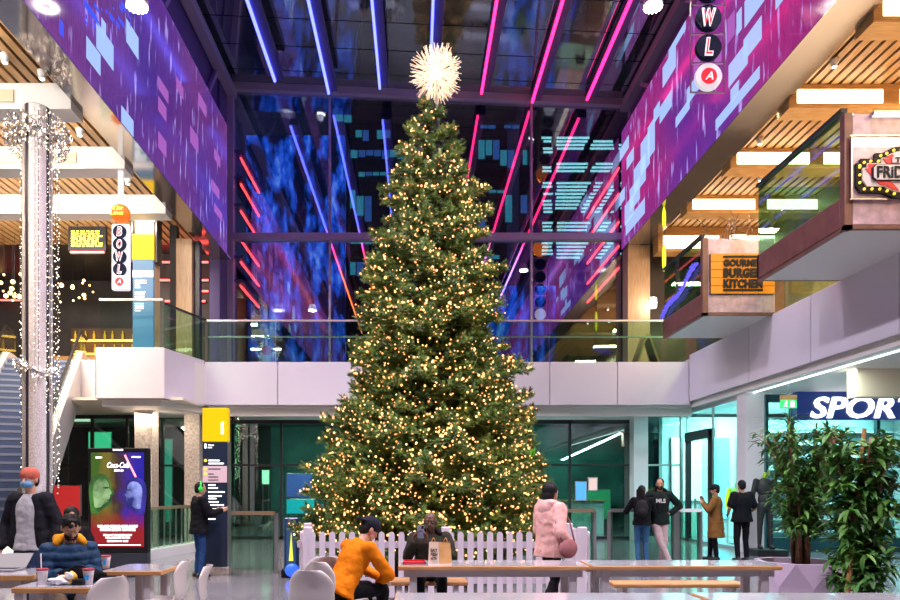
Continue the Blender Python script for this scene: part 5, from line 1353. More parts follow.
# ================================================================== SHOPS
# mannequins
def mannequin(label, x, y, z0, top_m, leg_m, skin, H=1.8, legs=True):
    r = thing('mannequin', label, 'mannequin', (x, y, z0)); s = H/1.8
    a = MB(); a.ell((x, y, z0+1.30*s), (.185*s, .115*s, .22*s)); a.ell((x, y, z0+1.05*s), (.15*s, .105*s, .18*s))
    for sx in (-1, 1):
        a.cap((x+sx*.19*s, y, z0+1.44*s), (x+sx*.26*s, y, z0+1.15*s), .062*s, .05*s); a.cap((x+sx*.26*s, y, z0+1.15*s), (x+sx*.25*s, y-.05, z0+.88*s), .05*s, .04*s)
    me = remeshed(a, .02); 
    for v in me.vertices: v.co -= r.location
    me.materials.append(top_m); link('jacket', me, r)
    b = MB(); b.cap((x, y, z0+1.45*s), (x, y, z0+1.58*s), .055*s, .045*s); b.build('neck', skin, r, True)
    if legs:
        c = MB(); c.ell((x, y, z0+.92*s), (.155*s, .115*s, .14*s))
        for sx in (-1, 1): c.cap((x+sx*.085*s, y, z0+.88*s), (x+sx*.11*s, y, z0+.48*s), .085*s, .058*s); c.cap((x+sx*.11*s, y, z0+.48*s), (x+sx*.12*s, y, z0+.09*s), .058*s, .04*s); c.cap((x+sx*.12*s, y, z0+.05), (x+sx*.13*s, y-.14, z0+.04), .045*s, .035*s)
        me = remeshed(c, .02)
        for v in me.vertices: v.co -= r.location
        me.materials.append(leg_m); link('trousers', me, r)
    else: MB().cyl((x, y, z0), (x, y, z0+1.0*s), .02).cyl((x, y, z0), (x, y, z0+.03), .17).build('stand', M['steel'], r)
    return r
blk_fab = mat('black_sportswear', (.015, .018, .02), .6)
mannequin('headless black tracksuit mannequin outside the sports shop window', wx(765, 16.6), 16.6, .15, blk_fab, blk_fab, mat('lime_collar', (.35, .60, .02), .5), 2.02)
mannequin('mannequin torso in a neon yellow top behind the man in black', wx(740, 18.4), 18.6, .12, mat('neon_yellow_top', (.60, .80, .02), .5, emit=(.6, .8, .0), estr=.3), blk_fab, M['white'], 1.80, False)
MB_p = MB().box(7.95, 8.65, 16.25, 16.95, 0, .15); o = MB_p.build('display_plinth', M['dark'], None, origin=Vector((8.3, 16.6, 0))); tag(o, 'low dark display plinth under the black tracksuit mannequin', 'plinth')
# shoe wall
sx0, sx1, sy = wx(766, 20.0), wx(905, 20.0), 20.2
r = thing('shoe_rack', 'tall white wall rack with rows of trainers in the sports shop', 'shelving', ((sx0+sx1)/2, sy, 0))
MB().box(sx0, sx1, sy+.25, sy+.32, 0, 3.6).build('back_panel', mat('rack_panel', (.25, .36, .36), .5), r)
for k in range(9): z = .35+.36*k; MB().box(sx0, sx1, sy-.02, sy+.25, z-.025, z).build('shelf', M['white'], r)
def shoe():
    mb = MB(); prof_ = [(-.13, .0, .045, .095), (-.08, .0, .042, .10), (-.02, .0, .04, .085), (.04, 0, .045, .06), (.10, 0, .048, .048), (.145, 0, .036, .035), (.16, 0, .012, .02)]
    v = []; n = 8
    for (x, y, w, h) in prof_:
        for k in range(n): a = 2*PI*k/n; v.append((x, w*math.cos(a), .02+max(0, h*(.5+.5*math.sin(a)))))
    f = []
    for i in range(len(prof_)-1):
        for k in range(n): k2 = (k+1) % n; f.append((i*n+k, i*n+k2, i*n+n+k2, i*n+n+k))
    f += [tuple(range(n-1, -1, -1)), tuple(range((len(prof_)-1)*n, len(prof_)*n))]
    mb.add(v, f); return mb
sole = MB().bbox(-.135, .155, -.045, .045, 0, .026, .012)
shoe_m = [mat('shoe_white', (.80, .82, .82), .4), mat('shoe_black', (.02, .02, .03), .4), mat('shoe_pale_grey', (.55, .58, .6), .4)]
protos = []
for i, (m_, nm) in enumerate(zip(shoe_m, ('white', 'black', 'pale grey'))):
    rr = thing('trainer', '%s trainer with white sole on the sports shop wall rack' % nm, 'shoe', (0, 0, 0), 0, 'trainers on the sports shop rack')
    shoe().build('upper', m_, rr, True, Vector((0, 0, 0))); sole.build('sole', shoe_m[0], rr, False, Vector((0, 0, 0))); protos.append(rr)
q = rng(51); first = [True]*3
for k in range(8):
    for j in range(11):
        x = sx0+.2+(sx1-sx0-.4)*j/10+q.uniform(-.03, .03); i = q.choice([0, 0, 0, 1, 2])
        loc = (x, sy+.11, .35+.36*k); rz = q.choice([.5, -.4, .3, PI-.4])
        if first[i]: protos[i].location = loc; protos[i].rotation_euler = (0, 0, rz); first[i] = False
        else: dup(protos[i], loc, rz)
# framed prints, screens and notices; glow panels added to brighten the shop
def poster_panel(label, x0, x1, y, z0, z1, col, s, name='shop_glow_panel', cat='poster', d=.05):
    r = thing(name, label, cat, ((x0+x1)/2, y, z0))
    MB().bbox(x0-.03, x1+.03, y, y+d, z0-.03, z1+.03, .006).build('frame', M['steel'], r)
    MB().box(x0, x1, y-.008, y, z0, z1).build('print', emis('print', col, s), r)
    if z0 > .2 and name != 'notice':
        for xx in (x0+.02, x1-.02): MB().box(xx-.015, xx+.015, y+.01, y+.04, 0, z0).build('leg', M['steel'], r)
    return r
Y = 23.5
poster_panel('added bright white glow panel inside the teal shop', 8.6, 9.6, Y, 1.2, 3.3, (.70, 1, .97), 1.0)  # added glow standing in for the strongly lit shop walls
poster_panel('added tall cyan glow panel deep inside the teal shop', 9.9, 10.5, Y, .6, 3.3, (.15, .65, .8), 1.3)
poster_panel('added wide white glow panel deep inside the teal shop', 10.8, 13.0, Y, 1.4, 3.3, (.8, 1, 1), 1.2)
poster_panel('blue lit notice on the back shopfront right of the tree', wx(577, 21.8), wx(587, 21.8), 21.93, wz(500, 21.8), wz(482, 21.8), (.06, .26, .7), .8, 'notice', 'notice')
poster_panel('small pale notice right of the blue lit one', wx(590, 21.8), wx(598, 21.8), 21.93, wz(490, 21.8), wz(478, 21.8), (.6, .42, .40), .6, 'notice', 'notice')
poster_panel('blue patterned screen in the dark shop left of the tree', wx(284, 24), wx(309, 24), 24.5, wz(497, 24), wz(474, 24), (.08, .10, .35), 1.0, 'shop_screen', 'screen')
poster_panel('cyan strip screen below the patterned one left of the tree', wx(284, 24), wx(312, 24), 24.5, wz(514, 24), wz(500, 24), (.02, .45, .55), 1.0, 'shop_screen', 'screen')
poster_panel('bright pale screen among dark shop fittings left of the tree', wx(259, 24), wx(266, 24), 24.5, wz(484, 24), wz(470, 24), (.6, .95, .6), 1.3, 'shop_screen', 'screen')
poster_panel('green lit shop panel behind the escalator', wx(82, 25), wx(105, 25), 25.5, wz(452, 25), wz(431, 25), (.12, .75, .40), 1.0, 'shop_screen', 'screen')
poster_panel('red lit panel behind the seated man in the padded jacket', wx(54, 20), wx(80, 20), 20.0, wz(515, 20), wz(486, 20), (.40, .02, .02), .6, 'red_display', 'display')
poster_panel('green lit shop panel between the stone columns', wx(156, 25), wx(167, 25), 25.5, .4, 3.4, (.10, .40, .30), .8, 'shop_screen', 'screen')
poster_panel('warm lit shop panel beside the directory totem', wx(186, 25), wx(203, 25), 25.5, 1.0, 3.4, (.9, .55, .30), .8, 'shop_screen', 'screen')
poster_panel('white menu strip under the green lit panel', wx(60, 23), wx(84, 23), 23.5, wz(420, 23), wz(412, 23), (1, .9, .7), 1.2, 'shop_screen', 'screen')
# dark display stand left of the fence
Y = 12.3; xa, xb = wx(281, Y), wx(298, Y)
r = thing('display_stand', 'slim dark stand with yellow and blue picture beside the fence', 'stand', ((xa+xb)/2, Y, 0))
MB().bbox(xa, xb, Y, Y+.2, 0, .16, .02).build('base', M['black'], r); MB().bbox(xa+.04, xb, Y+.06, Y+.14, .16, 1.06, .02).build('frame', mat('stand_blue', (.02, .06, .16), .3), r)
MB().box(xa+.09, xb-.05, Y+.045, Y+.06, .2, 1.0).build('picture', emis('stand_picture', (.02, .05, .12), .5), r)
MB().prism([(xa+.13, .3), (xb-.09, .3), (xb-.12, .75), (xa+.17, .8)], Y+.035, Y+.045, 'y').build('picture_figure', emis('stand_yellow', (.5, .6, .05), .8), r)
MB().ell(((xa+xb)/2+.05, Y-.02, .14), (.13, .06, .12)).build('bumper', emis('stand_bumper', (.03, .12, .8), .6), r, True)
# table lamp-like white reception shape and tall white bottle lamps behind the glass
r = thing('reception_desk', 'pale reception desk inside the back shop', 'desk', (wx(575, 24.5), 24.5, 0))
MB().bbox(wx(556, 24.5), wx(604, 24.5), 24.5, 25, 0, 1.15, .02).build('desk_body', M['white'], r); MB().bbox(wx(554, 24.5), wx(606, 24.5), 24.4, 25.1, 1.15, 1.2, .01).build('worktop', M['oak'], r)
poster_panel('lime green lit shape in the dark shop just right of the tree', wx(527, 23), wx(538, 23), 23.5, wz(462, 23), wz(441, 23), (.42, .75, .05), 1.0, 'shop_screen', 'screen')
poster_panel('added green glow panel behind the walking woman', wx(596, 24), wx(628, 24), 26.2, .5, wz(490, 26.2), (.03, .22, .10), 1.0, 'shop_screen', 'screen')  # added green glow to lighten the dark shop, not a screen
r = thing('light_string', 'vertical string of pale lights inside the dark shop beside the totem', 'fairy lights', (wx(237, 23), 23, 0)); mb = MB(); q = rng(66)
MB().cyl((wx(237, 23), 23, 0), (wx(237, 23), 23, 3.98), .012).build('pole', M['dark'], r)
for k in range(90): mb.octa((wx(237, 23)+q.uniform(-.08, .08), 22.95+q.uniform(-.08, .08), 1.9+k*.0225), .016)
o = mb.build('bulbs', emis('pale_string_bulb', (.8, 1, .55), 1.5), r); o['kind'] = 'stuff'
# strip lamps on the dark shop ceiling
for i, (xa, xb, lb) in enumerate(((-5.0, -1.5, 'white ceiling strip in the dark shop left of the tree'), (2.9, 6.4, 'white ceiling strip in the dark shop right of the tree'))):
    r = thing('ceiling_strip', lb, 'ceiling light', ((xa+xb)/2, 25, 3.9)); MB().box(xa, xb, 25, 25.12, 3.97, 4.05).build('housing', M['white'], r); MB().box(xa, xb, 25.02, 25.10, 3.95, 3.97).build('lamp', M['lamp_cool'], r)
# ================================================================== PEOPLE
DEF = dict(pelvis=(0,0,.95), neck=(0,0,1.46), head=(0,.02,1.62),
           shL=(-.170,0,1.41), elL=(-.235,-.02,1.13), wrL=(-.24,.06,.89), shR=(.170,0,1.41), elR=(.235,-.02,1.13), wrR=(.24,.06,.89),
           hipL=(-.09,0,.92), knL=(-.10,.03,.50), anL=(-.10,-.01,.09), hipR=(.09,0,.92), knR=(.10,.03,.50), anR=(.10,-.01,.09))
SEAT = dict(pelvis=(0,0,.57), neck=(0,.05,1.07), head=(0,.09,1.22), shL=(-.170,.03,1.01), shR=(.170,.03,1.01), elL=(-.25,.10,.76), elR=(.25,.10,.76),
            wrL=(-.14,.32,.72), wrR=(.14,.32,.72), hipL=(-.09,.02,.54), hipR=(.09,.02,.54), knL=(-.13,.43,.52), knR=(.13,.43,.52), anL=(-.13,.40,.09), anR=(.13,.42,.09))
skin_m = {k: mat('skin_'+k, c, .5, noise=.08, nscale=30) for k, c in (('light', (.62, .36, .26)), ('tan', (.42, .22, .13)), ('dark', (.11, .05, .03)))}
eye_w = mat('eye_white', (.8, .78, .75), .2); eye_d = mat('eye_dark', (.02, .012, .01), .15); lip_m = {k: mat('lips_'+k, c, .45) for k, c in (('light', (.45, .15, .13)), ('tan', (.30, .10, .08)), ('dark', (.12, .04, .035)))}
hair_m = mat('black_hair', (.006, .005, .005), .6, spec=.25, bump=.4, bscale=120)
def cloth(name, c, n=.12, rough=.8): return mat(name, c, rough, noise=n, nscale=12, bump=.25, bscale=35, spec=.12)
def axis_frame(f, u):
    f = Vector(f).normalized(); u = Vector(u); u = (u-f*u.dot(f)).normalized(); r = f.cross(u)
    return Matrix((( r.x, f.x, u.x), (r.y, f.y, u.y), (r.z, f.z, u.z)))
def hand(mb, w, hd, pn, side, curl=.5, s=1.0):
    """palm, four unequal two-joint fingers, thumb from the side of the palm"""
    hd = Vector(hd).normalized(); pn = Vector(pn); pn = (pn-hd*pn.dot(hd)).normalized(); l = hd.cross(pn)*side   # l: towards the thumb
    w = Vector(w)
    for k, (o, pl, f1, f2) in enumerate(((.0325, .084, .042, .034), (.0110, .090, .047, .038), (-.0105, .086, .043, .035), (-.0315, .077, .034, .028))):
        o *= s; a = w-hd*.01*s+l*(o*.42); b = w+hd*(pl*s)+l*o
        mb.cap(a, b, .0155*s, .0118*s, 8)
        d1 = (hd*math.cos(curl*.9)+pn*math.sin(curl*.9)).normalized(); c = b+d1*f1*s; mb.cap(b, c, .0084*s, .0076*s, 8)
        d2 = (hd*math.cos(curl*2.1)+pn*math.sin(curl*2.1)).normalized(); mb.cap(c, c+d2*f2*s, .0076*s, .0064*s, 8)
    t0 = w+hd*.022*s+l*.024*s; t1 = w+hd*.058*s+l*.055*s+pn*.016*s; mb.cap(t0, t1, .0135*s, .0110*s, 8)
    mb.cap(t1, t1+(hd*.75+l*.15+pn*.45*(.4+curl)).normalized()*.034*s, .0105*s, .0082*s, 8)
def person(label, loc, rz, H, pose, J, o, voxel=.009):
    """one continuous body; clothing and hair are children"""
    g = {k: Vector(v) for k, v in pose.items()}; g.update({k: Vector(v) for k, v in J.items() if k in pose})
    s = H/1.75; g = {k: v*s for k, v in g.items()}
    r = thing('person', label, 'person', loc, rz)
    Z0 = Vector((0, 0, 0))
    hc = g['head']; yaw, pit = J.get('yaw', 0), J.get('pitch', 0)
    hf = Vector((-math.sin(yaw)*math.cos(pit), math.cos(yaw)*math.cos(pit), -math.sin(pit))); tilt = J.get('tilt', 0)
    HR = axis_frame(hf, Vector((math.sin(tilt), math.sin(pit)*.0, math.cos(tilt)))); hr, hu = HR.col[0].copy(), HR.col[2].copy(); hf = HR.col[1].copy()
    def h(x, y, z): return hc+hr*(x*s)+hf*(y*s)+hu*(z*s)
    up = (g['neck']-g['pelvis']).normalized(); right = (g['shR']-g['shL']).normalized(); fw = up.cross(right).normalized(); TR = axis_frame(fw, up)
    wdt = o.get('w', 1.0)
    def torso(mb, t, low=0.0):
        c = lambda k: g['pelvis'].lerp(g['neck'], k)
        a_, f_ = TR.col[0].copy(), TR.col[1].copy()
        prof_ = [(-.16, .11, .085), (-.10, .15, .108), (.02, .160, .115), (.22, .146, .106), (.42, .146, .108), (.62, .162, .114), (.78, .165, .108), (.88, .140, .092), (.95, .095, .074), (1.01, .062, .058)]
        if low: prof_ = [(-.10-low*2, .176+low*.2, .130+low*.1), (-.06, .172, .124), (.04, .164, .117)]+prof_[3:]
        mb.loft([(c(k), a_, f_, (w_*wdt+t)*s, (d_+t)*s) for k, w_, d_ in prof_])
        mb.cap(g['shL']*.92+g['shR']*.08-up*.012*s, g['shR']*.92+g['shL']*.08-up*.012*s, (.058+t*.7)*s)
    # ---- body
    b = MB(); torso(b, -.012)
    b.cap(g['neck']-up*.03*s, h(0, -.01, -.05), .054*s, .050*s)
    b.ell(h(0, -.002, .015), (.073*s, .093*s, .098*s), HR); b.ell(h(0, .028, -.058), (.054*s, .060*s, .058*s), HR)
    b.cap(h(0, .086, .002), h(0, .103, -.034), .009*s, .0135*s, 8); b.cap(h(-.018, .072, -.045), h(.018, .072, -.045), .016*s)
    b.cap(h(-.03, .080, .022), h(.03, .080, .022), .012*s); b.ell(h(0, .074, -.092), (.018*s, .014*s, .014*s), HR)
    for sx in (-1, 1): b.ell(h(sx*.076, -.005, -.008), (.010*s, .020*s, .032*s), HR, 8, 6)
    for S, sx in (('L', -1), ('R', 1)):
        b.cap(g['sh'+S], g['el'+S], .047*s, .038*s); b.cap(g['el'+S], g['wr'+S], .038*s, .026*s)
        hd = Vector(J.get('hd'+S, tuple(g['wr'+S]-g['el'+S]))); pn = Vector(J.get('pn'+S, tuple(right*(-sx)+fw*.2)))
        hand(b, g['wr'+S], hd, pn, J.get('th'+S, 1 if S == 'R' else -1), J.get('curl', .5), s)
        b.cap(g['hip'+S], g['kn'+S], .078*s, .054*s); b.cap(g['kn'+S], g['an'+S], .052*s, .036*s)
        fd = Vector(J.get('ft'+S, (0, 1, 0))); b.cap(g['an'+S]-fd*.03*s-Vector((0,0,.04))*s, g['an'+S]+fd*.14*s-Vector((0,0,.055))*s, .035*s, .028*s)
    me = remeshed(b, voxel, 2)
    nv = len(me.vertices); vs = [tuple(v.co) for v in me.vertices]; fs = [tuple(p.vertices) for p in me.polygons]; bpy.data.meshes.remove(me)
    a = MB(); a.v = vs; a.f = fs; a.m = [0]*len(fs)
    for sx in (-1, 1):
        a.mi = 1; a.ell(h(sx*.031, .080, -.001), (.011*s, .008*s, .0048*s), HR, 8, 6); a.mi = 2; a.ell(h(sx*.031, .086, -.001), (.0058*s, .006*s, .0052*s), HR, 8, 6)
    a.mi = 3; a.ell(h(0, .086, -.062), (.024*s, .008*s, .0075*s), HR, 10, 6)
    a.build('body', [skin_m[o['skin']], eye_w, eye_d, lip_m[o['skin']]], r, True, Z0)
    def put(name, mb, m, vx=None, it=3, quilt=None, wr=0):
        me = remeshed(mb, vx or max(voxel, .011), it)
        if wr:
            nn_ = [v.normal.copy() for v in me.vertices]
            for v, n_ in zip(me.vertices, nn_): v.co += n_*(wr*mnoise.noise(Vector((v.co.x*9, v.co.y*9, v.co.z*14)))+wr*.5*mnoise.noise(v.co*26))
        if quilt:
            nrm_ = [v.normal.copy() for v in me.vertices]
            for v, n_ in zip(me.vertices, nrm_):
                k = (v.co-g['pelvis']).dot(up); v.co += n_*(.010*abs(math.sin(k*quilt)))
        me.materials.append(m); return link(name, me, r)
    # ---- trousers and shoes
    t = MB(); t.ell(g['pelvis']-up*.015*s, (.166*s, .122*s, .12*s), TR); lw = o.get('leg', 1.0)
    for S in 'LR': t.cap(g['hip'+S], g['kn'+S], .090*s*lw, .066*s*lw); t.cap(g['kn'+S], g['an'+S]+Vector((0,0,.01)), .064*s*lw, .050*s*lw)
    put('trousers', t, o['trousers'], None, 5, None, .007)
    for S in 'LR':
        q_ = MB(); fd = Vector(J.get('ft'+S, (0, 1, 0))).normalized(); A = g['an'+S]
        q_.cap(A-fd*.045*s-Vector((0,0,.042))*s, A+fd*.15*s-Vector((0,0,.05))*s, .045*s, .038*s); q_.cap(A-Vector((0,0,.03))*s, A+Vector((0,0,.02))*s, .048*s)
        put('shoe', q_, o['shoes'], .012)
    # ---- top
    tp = MB(); th = o.get('thick', .014); torso(tp, th, o.get('hem', .03))
    for S in 'LR':
        sl = o.get('sleeve', 1.0)
        if sl >= 1: tp.cap(g['sh'+S], g['el'+S], (.052+th*.9)*s, (.042+th*.85)*s); tp.cap(g['el'+S], g['el'+S].lerp(g['wr'+S], .93), (.042+th*.85)*s, (.031+th*.6)*s)
        else: tp.cap(g['sh'+S], g['sh'+S].lerp(g['el'+S], .75), (.056+th)*s, (.052+th)*s)
    if o.get('skirt'):
        k = o['skirt']; a0 = g['pelvis']; a1 = g['pelvis']-Vector((0, 0, k*s))
        tp.loft([(a0+up*.14*s, TR.col[0].copy(), TR.col[1].copy(), (.15+th)*s, (.11+th)*s), (a0, TR.col[0].copy(), TR.col[1].copy(), (.17+th)*s, (.125+th)*s), (a1, TR.col[0].copy(), TR.col[1].copy(), (.20+th)*s, (.16+th)*s)])
    put(o.get('top_name', 'jacket'), tp, o['top'], None, 7, o.get('quilt'), .009)
    if o.get('open_jacket'):
        j = MB(); c = lambda k: g['pelvis'].lerp(g['neck'], k)
        for sx, S in ((-1, 'L'), (1, 'R')):
            j.cap(c(.90)+right*sx*.105*s+fw*.03*s, c(-.04)+right*sx*.15*s+fw*.03*s, .070*s, .072*s); j.cap(c(.85)+right*sx*.09*s-fw*.05*s, c(-.05)+right*sx*.09*s-fw*.05*s, .095*s, .10*s)
            j.cap(g['sh'+S], g['el'+S], .088*s, .072*s); j.cap(g['el'+S], g['el'+S].lerp(g['wr'+S], .97), .072*s, .056*s)
        put('open_jacket', j, o['open_jacket'], None, 6, None, .008)
    if o.get('hood'):
        hd_ = MB(); nk = g['neck']
        for k in range(9):
            an = PI*k/8; hd_.ell(nk+right*(.105*math.cos(an))*s-fw*(.085*math.sin(an)-.015)*s+up*(.015+.035*math.sin(max(0, an)))*s, (.042*s, .042*s, .04*s))
        if o.get('hood_big'): hd_.ell(nk-fw*.10*s-up*.03*s, (.125*s, .07*s, .10*s), TR); hd_.cap(nk-fw*.09*s-right*.09*s+up*.03*s, nk-fw*.09*s+right*.09*s+up*.03*s, .045*s)
        put('hood', hd_, o['hood'], .012)
    # ---- hair and headwear
    st = o.get('hair', 'short')
    hm = MB()
    if st != 'bald':
        hm.ell(h(0, -.018, .028), (.083*s, .093*s, .094*s), HR)
        hm.ell(h(0, -.045, -.02), (.074*s, .06*s, .075*s), HR)
        if st == 'curly':
            q_ = rng(3)
            for k in range(60):
                zz = q_.uniform(.1, 1); an = q_.uniform(0, 2*PI); rr = math.sqrt(1-zz*zz); y_ = rr*math.sin(an)
                hm.ell(h(.083*rr*math.cos(an), -.015+.093*y_, .028+.095*zz), .017*s, None, 6, 5)
        if st == 'long':
            for sx in (-.06, -.02, .02, .06): hm.cap(h(sx, -.055, 0), h(sx*1.15, -.075, -.26), .042*s, .026*s)
        if st == 'bun':
            hm.ell(h(0, -.03, .040), (.100*s, .108*s, .102*s), HR); hm.ell(h(0, -.075, -.05), (.085*s, .065*s, .12*s), HR); hm.cap(h(-.05, -.05, -.03), h(-.045, -.06, -.12), .045*s, .03*s); hm.cap(h(.05, -.05, -.03), h(.045, -.06, -.12), .045*s, .03*s)
        put('hair', hm, hair_m, .010, 1)
    if o.get('beard'):
        bd = MB(); bd.ell(h(0, .030, -.066), (.060*s, .062*s, .054*s), HR); bd.cap(h(-.028, .082, -.050), h(.028, .082, -.050), .010*s); put('beard', bd, hair_m, .008, 1)
    if o.get('mask'):
        mk = MB(); mk.ell(h(0, .045, -.052), (.064*s, .066*s, .050*s), HR); put('face_mask', mk, o['mask'], .008, 1)
    if o.get('cap'):
        cp = MB(); cp.ell(h(0, -.006, .046), (.092*s, .110*s, .088*s), HR)
        if o.get('brim'):
            bs = o['brim']
            for sx in (-.05, -.025, 0, .025, .05): cp.cap(h(sx, bs*.06, .055), h(sx*.8, bs*.165, .030), .014*s, .008*s)
        put('cap', cp, o['cap'], .009, 2)
    if o.get('headphones'):
        hp = MB(); hp.tube([h(.088*math.cos(PI*k/12), -.005, .02+.105*math.sin(PI*k/12)) for k in range(13)], .016*s, 8)
        for sx in (-1, 1): hp.ell(h(sx*.092, -.005, -.005), (.024*s, .042*s, .05*s), HR)
        hp.build('headphones', o['headphones'], r, True, Z0)
    if o.get('pack'):
        pk = MB(); c = g['pelvis'].lerp(g['neck'], .55)-fw*.19*s; pk.ell(c, (.135*s, .085*s, .20*s), TR); pk.ell(c-fw*.05*s-up*.06*s, (.10*s, .06*s, .10*s), TR)
        put('backpack', pk, o['pack'], .014)
    if o.get('bag'):
        bx, by, bz = o['bag'][0]; bm = MB(); bm.ell((bx*s, by*s, bz*s), (.05, .15, .12)); put('shoulder_bag', bm, o['bag'][1], .012)
        MB().tube([(bx*s, by*s+.10, bz*s+.08), (bx*s*.9, by*s+.05, g['shR'].z*.9), (g['shR'].x*.7, 0, g['shR'].z+.09*s), (bx*s*.8, by*s-.14, bz*s+.3), (bx*s, by*s-.10, bz*s+.08)], .010, 6).build('bag_strap', o['bag'][1], r, True, Z0)
    if o.get('chest_text'):
        c = g['pelvis'].lerp(g['neck'], .70)+fw*(.105+th+.012)*s
        text_obj('print_lettering', o['chest_text'], M['white_led'] if False else M['paper'], r, .19, .085, frame_M(c, right*-1 if fw.y < 0 else -right, up), .01, bold=.03, origin=Z0)
    return r, g
denim = cloth('blue_denim', (.04, .12, .25)); navyj = cloth('navy_jeans', (.02, .035, .08)); blackc = cloth('black_cloth', (.007, .007, .010)); khaki = cloth('beige_trousers', (.30, .22, .15))
shoeb = mat('dark_shoe', (.02, .02, .022), .5); shoew = mat('pale_shoe', (.55, .5, .5), .5)
# man in orange, hunched on a shell chair, back to us
X0 = -.76
man_orange, _ = person('man in orange sweatshirt and dark cap hunched at the table, back turned', (X0, 7.0, 0), -.87, 1.78, SEAT,
    dict(pelvis=(0,0,.56), neck=(0,.27,1.00), head=(0,.36,1.13), shL=(-.19,.22,.95), shR=(.19,.22,.95), elL=(-.27,.42,.72), elR=(.27,.40,.68), wrL=(-.05,.53,.62), wrR=(.05,.44,.58), pitch=.55, yaw=-.25, curl=.8, hdL=(.5,.6,-.2), hdR=(-.6,.5,-.2), pnL=(.3,0,-1), pnR=(-.3,0,-1)),
    dict(skin='light', top=cloth('orange_sweatshirt', (.70, .19, .004), .06), top_name='sweatshirt', thick=.026, hem=.03, trousers=blackc, shoes=shoeb, cap=cloth('black_cap', (.016, .018, .03)), brim=-1, hair='short'), .006)
dup(ch, (X0-.03, 6.98, 0), -.87, 'white shell chair that the man in orange sits on', 'white shell chairs')
# man photographing with a phone
man_phone, g_ = person('man in dark jacket photographing with a phone behind the paper bag', (.17, 8.46, 0), PI, 1.74, SEAT,
    dict(head=(0,.10,1.18), neck=(0,.06,1.03), shL=(-.19,.03,.98), shR=(.19,.03,.98), elL=(-.26,.14,.76), elR=(.27,.14,.76), wrL=(.045,.335,.955), wrR=(.195,.335,.95), pitch=.08, yaw=-.12, curl=.62, hdL=(.10,.10,1), hdR=(-.10,.10,1), pnL=(.7,.25,0), pnR=(-.7,.25,0)),
    dict(skin='dark', top=cloth('dark_olive_jacket', (.030, .028, .020)), thick=.03, hem=.02, trousers=blackc, shoes=shoeb, hair='bald', hood=cloth('dark_collar', (.02, .018, .016))), .005)
ph = Vector((.055, 8.115, 1.065))
r = thing('smartphone', 'smartphone held up by the man behind the paper bag', 'phone', ph)
MB().bbox(ph.x-.04, ph.x+.04, ph.y-.004, ph.y+.005, ph.z-.075, ph.z+.075, .004).build('phone_body', mat('phone_back', (.30, .36, .52), .2, metal=.3), r)
MB().bbox(ph.x+.008, ph.x+.033, ph.y-.007, ph.y-.004, ph.z+.035, ph.z+.068, .001).build('camera_bump', M['black'], r)
# seated man in padded jacket
man_puffer, _ = person('seated bearded man in navy padded jacket with orange hood lining', (-3.24, 6.52, 0), PI+.62, 1.76, SEAT,
    dict(head=(0,.15,1.20), neck=(0,.08,1.05), pitch=.50, shL=(-.17,.05,.99), shR=(.17,.05,.99), wrL=(-.12,.30,.82), wrR=(.12,.31,.80), elL=(-.20,.12,.76), elR=(.20,.12,.75), curl=.6, pnL=(.2,0,-1), pnR=(-.2,0,-1), hdL=(.4,.9,-.1), hdR=(-.4,.9,-.1)),
    dict(skin='tan', top=cloth('navy_padded', (.018, .05, .11), .1, .5), thick=.030, quilt=44, hem=.0, trousers=khaki, shoes=shoeb, hair='curly', beard=True, hood=cloth('orange_lining', (.80, .33, .02)), hood_big=True), .007)
dup(ch, (-3.24, 6.50, 0), PI+.62, 'white shell chair under the man in the padded jacket', 'white shell chairs')
bx = wx(83, 6.06)
r = thing('black_bag', 'slouched black bag lying on the small table before the padded jacket', 'bag', (bx-.02, 6.05, .75))
lump(MB(), (bx-.02, 6.06, .81), (.20, .055, .065), 11, .35, 20, 12).build('bag_body', blackc, r, True)
MB().tube([(bx-.12+.03*k, 6.03, .85+.05*math.sin(PI*k/7)) for k in range(8)], .009, 6).build('handle', M['black'], r, True)
# walking man in mask
person('walking man in face mask and red hat, dark jacket open over pale jumper', (-4.21, 7.65, 0), PI-.1, 1.80, DEF,
    dict(knL=(-.10,.16,.52), anL=(-.10,.12,.11), knR=(.10,.02,.50), anR=(.11,-.25,.14), elL=(-.27,-.05,1.14), wrL=(-.27,.04,.90), elR=(.28,-.02,1.13), wrR=(.27,.10,.91), curl=.6),
    dict(skin='light', top=cloth('pale_grey_jumper', (.50, .50, .52)), top_name='jumper', thick=.012, trousers=navyj, shoes=shoeb, open_jacket=cloth('dark_open_jacket', (.016, .016, .022)), hair='short', cap=cloth('salmon_hat', (.55, .13, .09)), mask=cloth('blue_mask', (.16, .38, .62), .05)), .009)
# person with green headphones at the totem
person('person in black coat and green headphones reading the directory totem', (-3.84, 12.4, 0), -.95, 1.70, DEF,
    dict(elR=(.25,.12,1.16), wrR=(.16,.36,1.22), hdR=(-.1,.9,.3), elL=(-.23,.10,1.14), wrL=(-.10,.33,1.20), hdL=(.1,.9,.3), pitch=.1, yaw=-.2, curl=.4),
    dict(skin='light', top=blackc, thick=.04, hem=.10, trousers=cloth('blue_jeans', (.02, .06, .18)), shoes=shoeb, hair='short', headphones=mat('green_headphones', (.03, .60, .08), .4, emit=(.02, .5, .05), estr=.25)), .010)
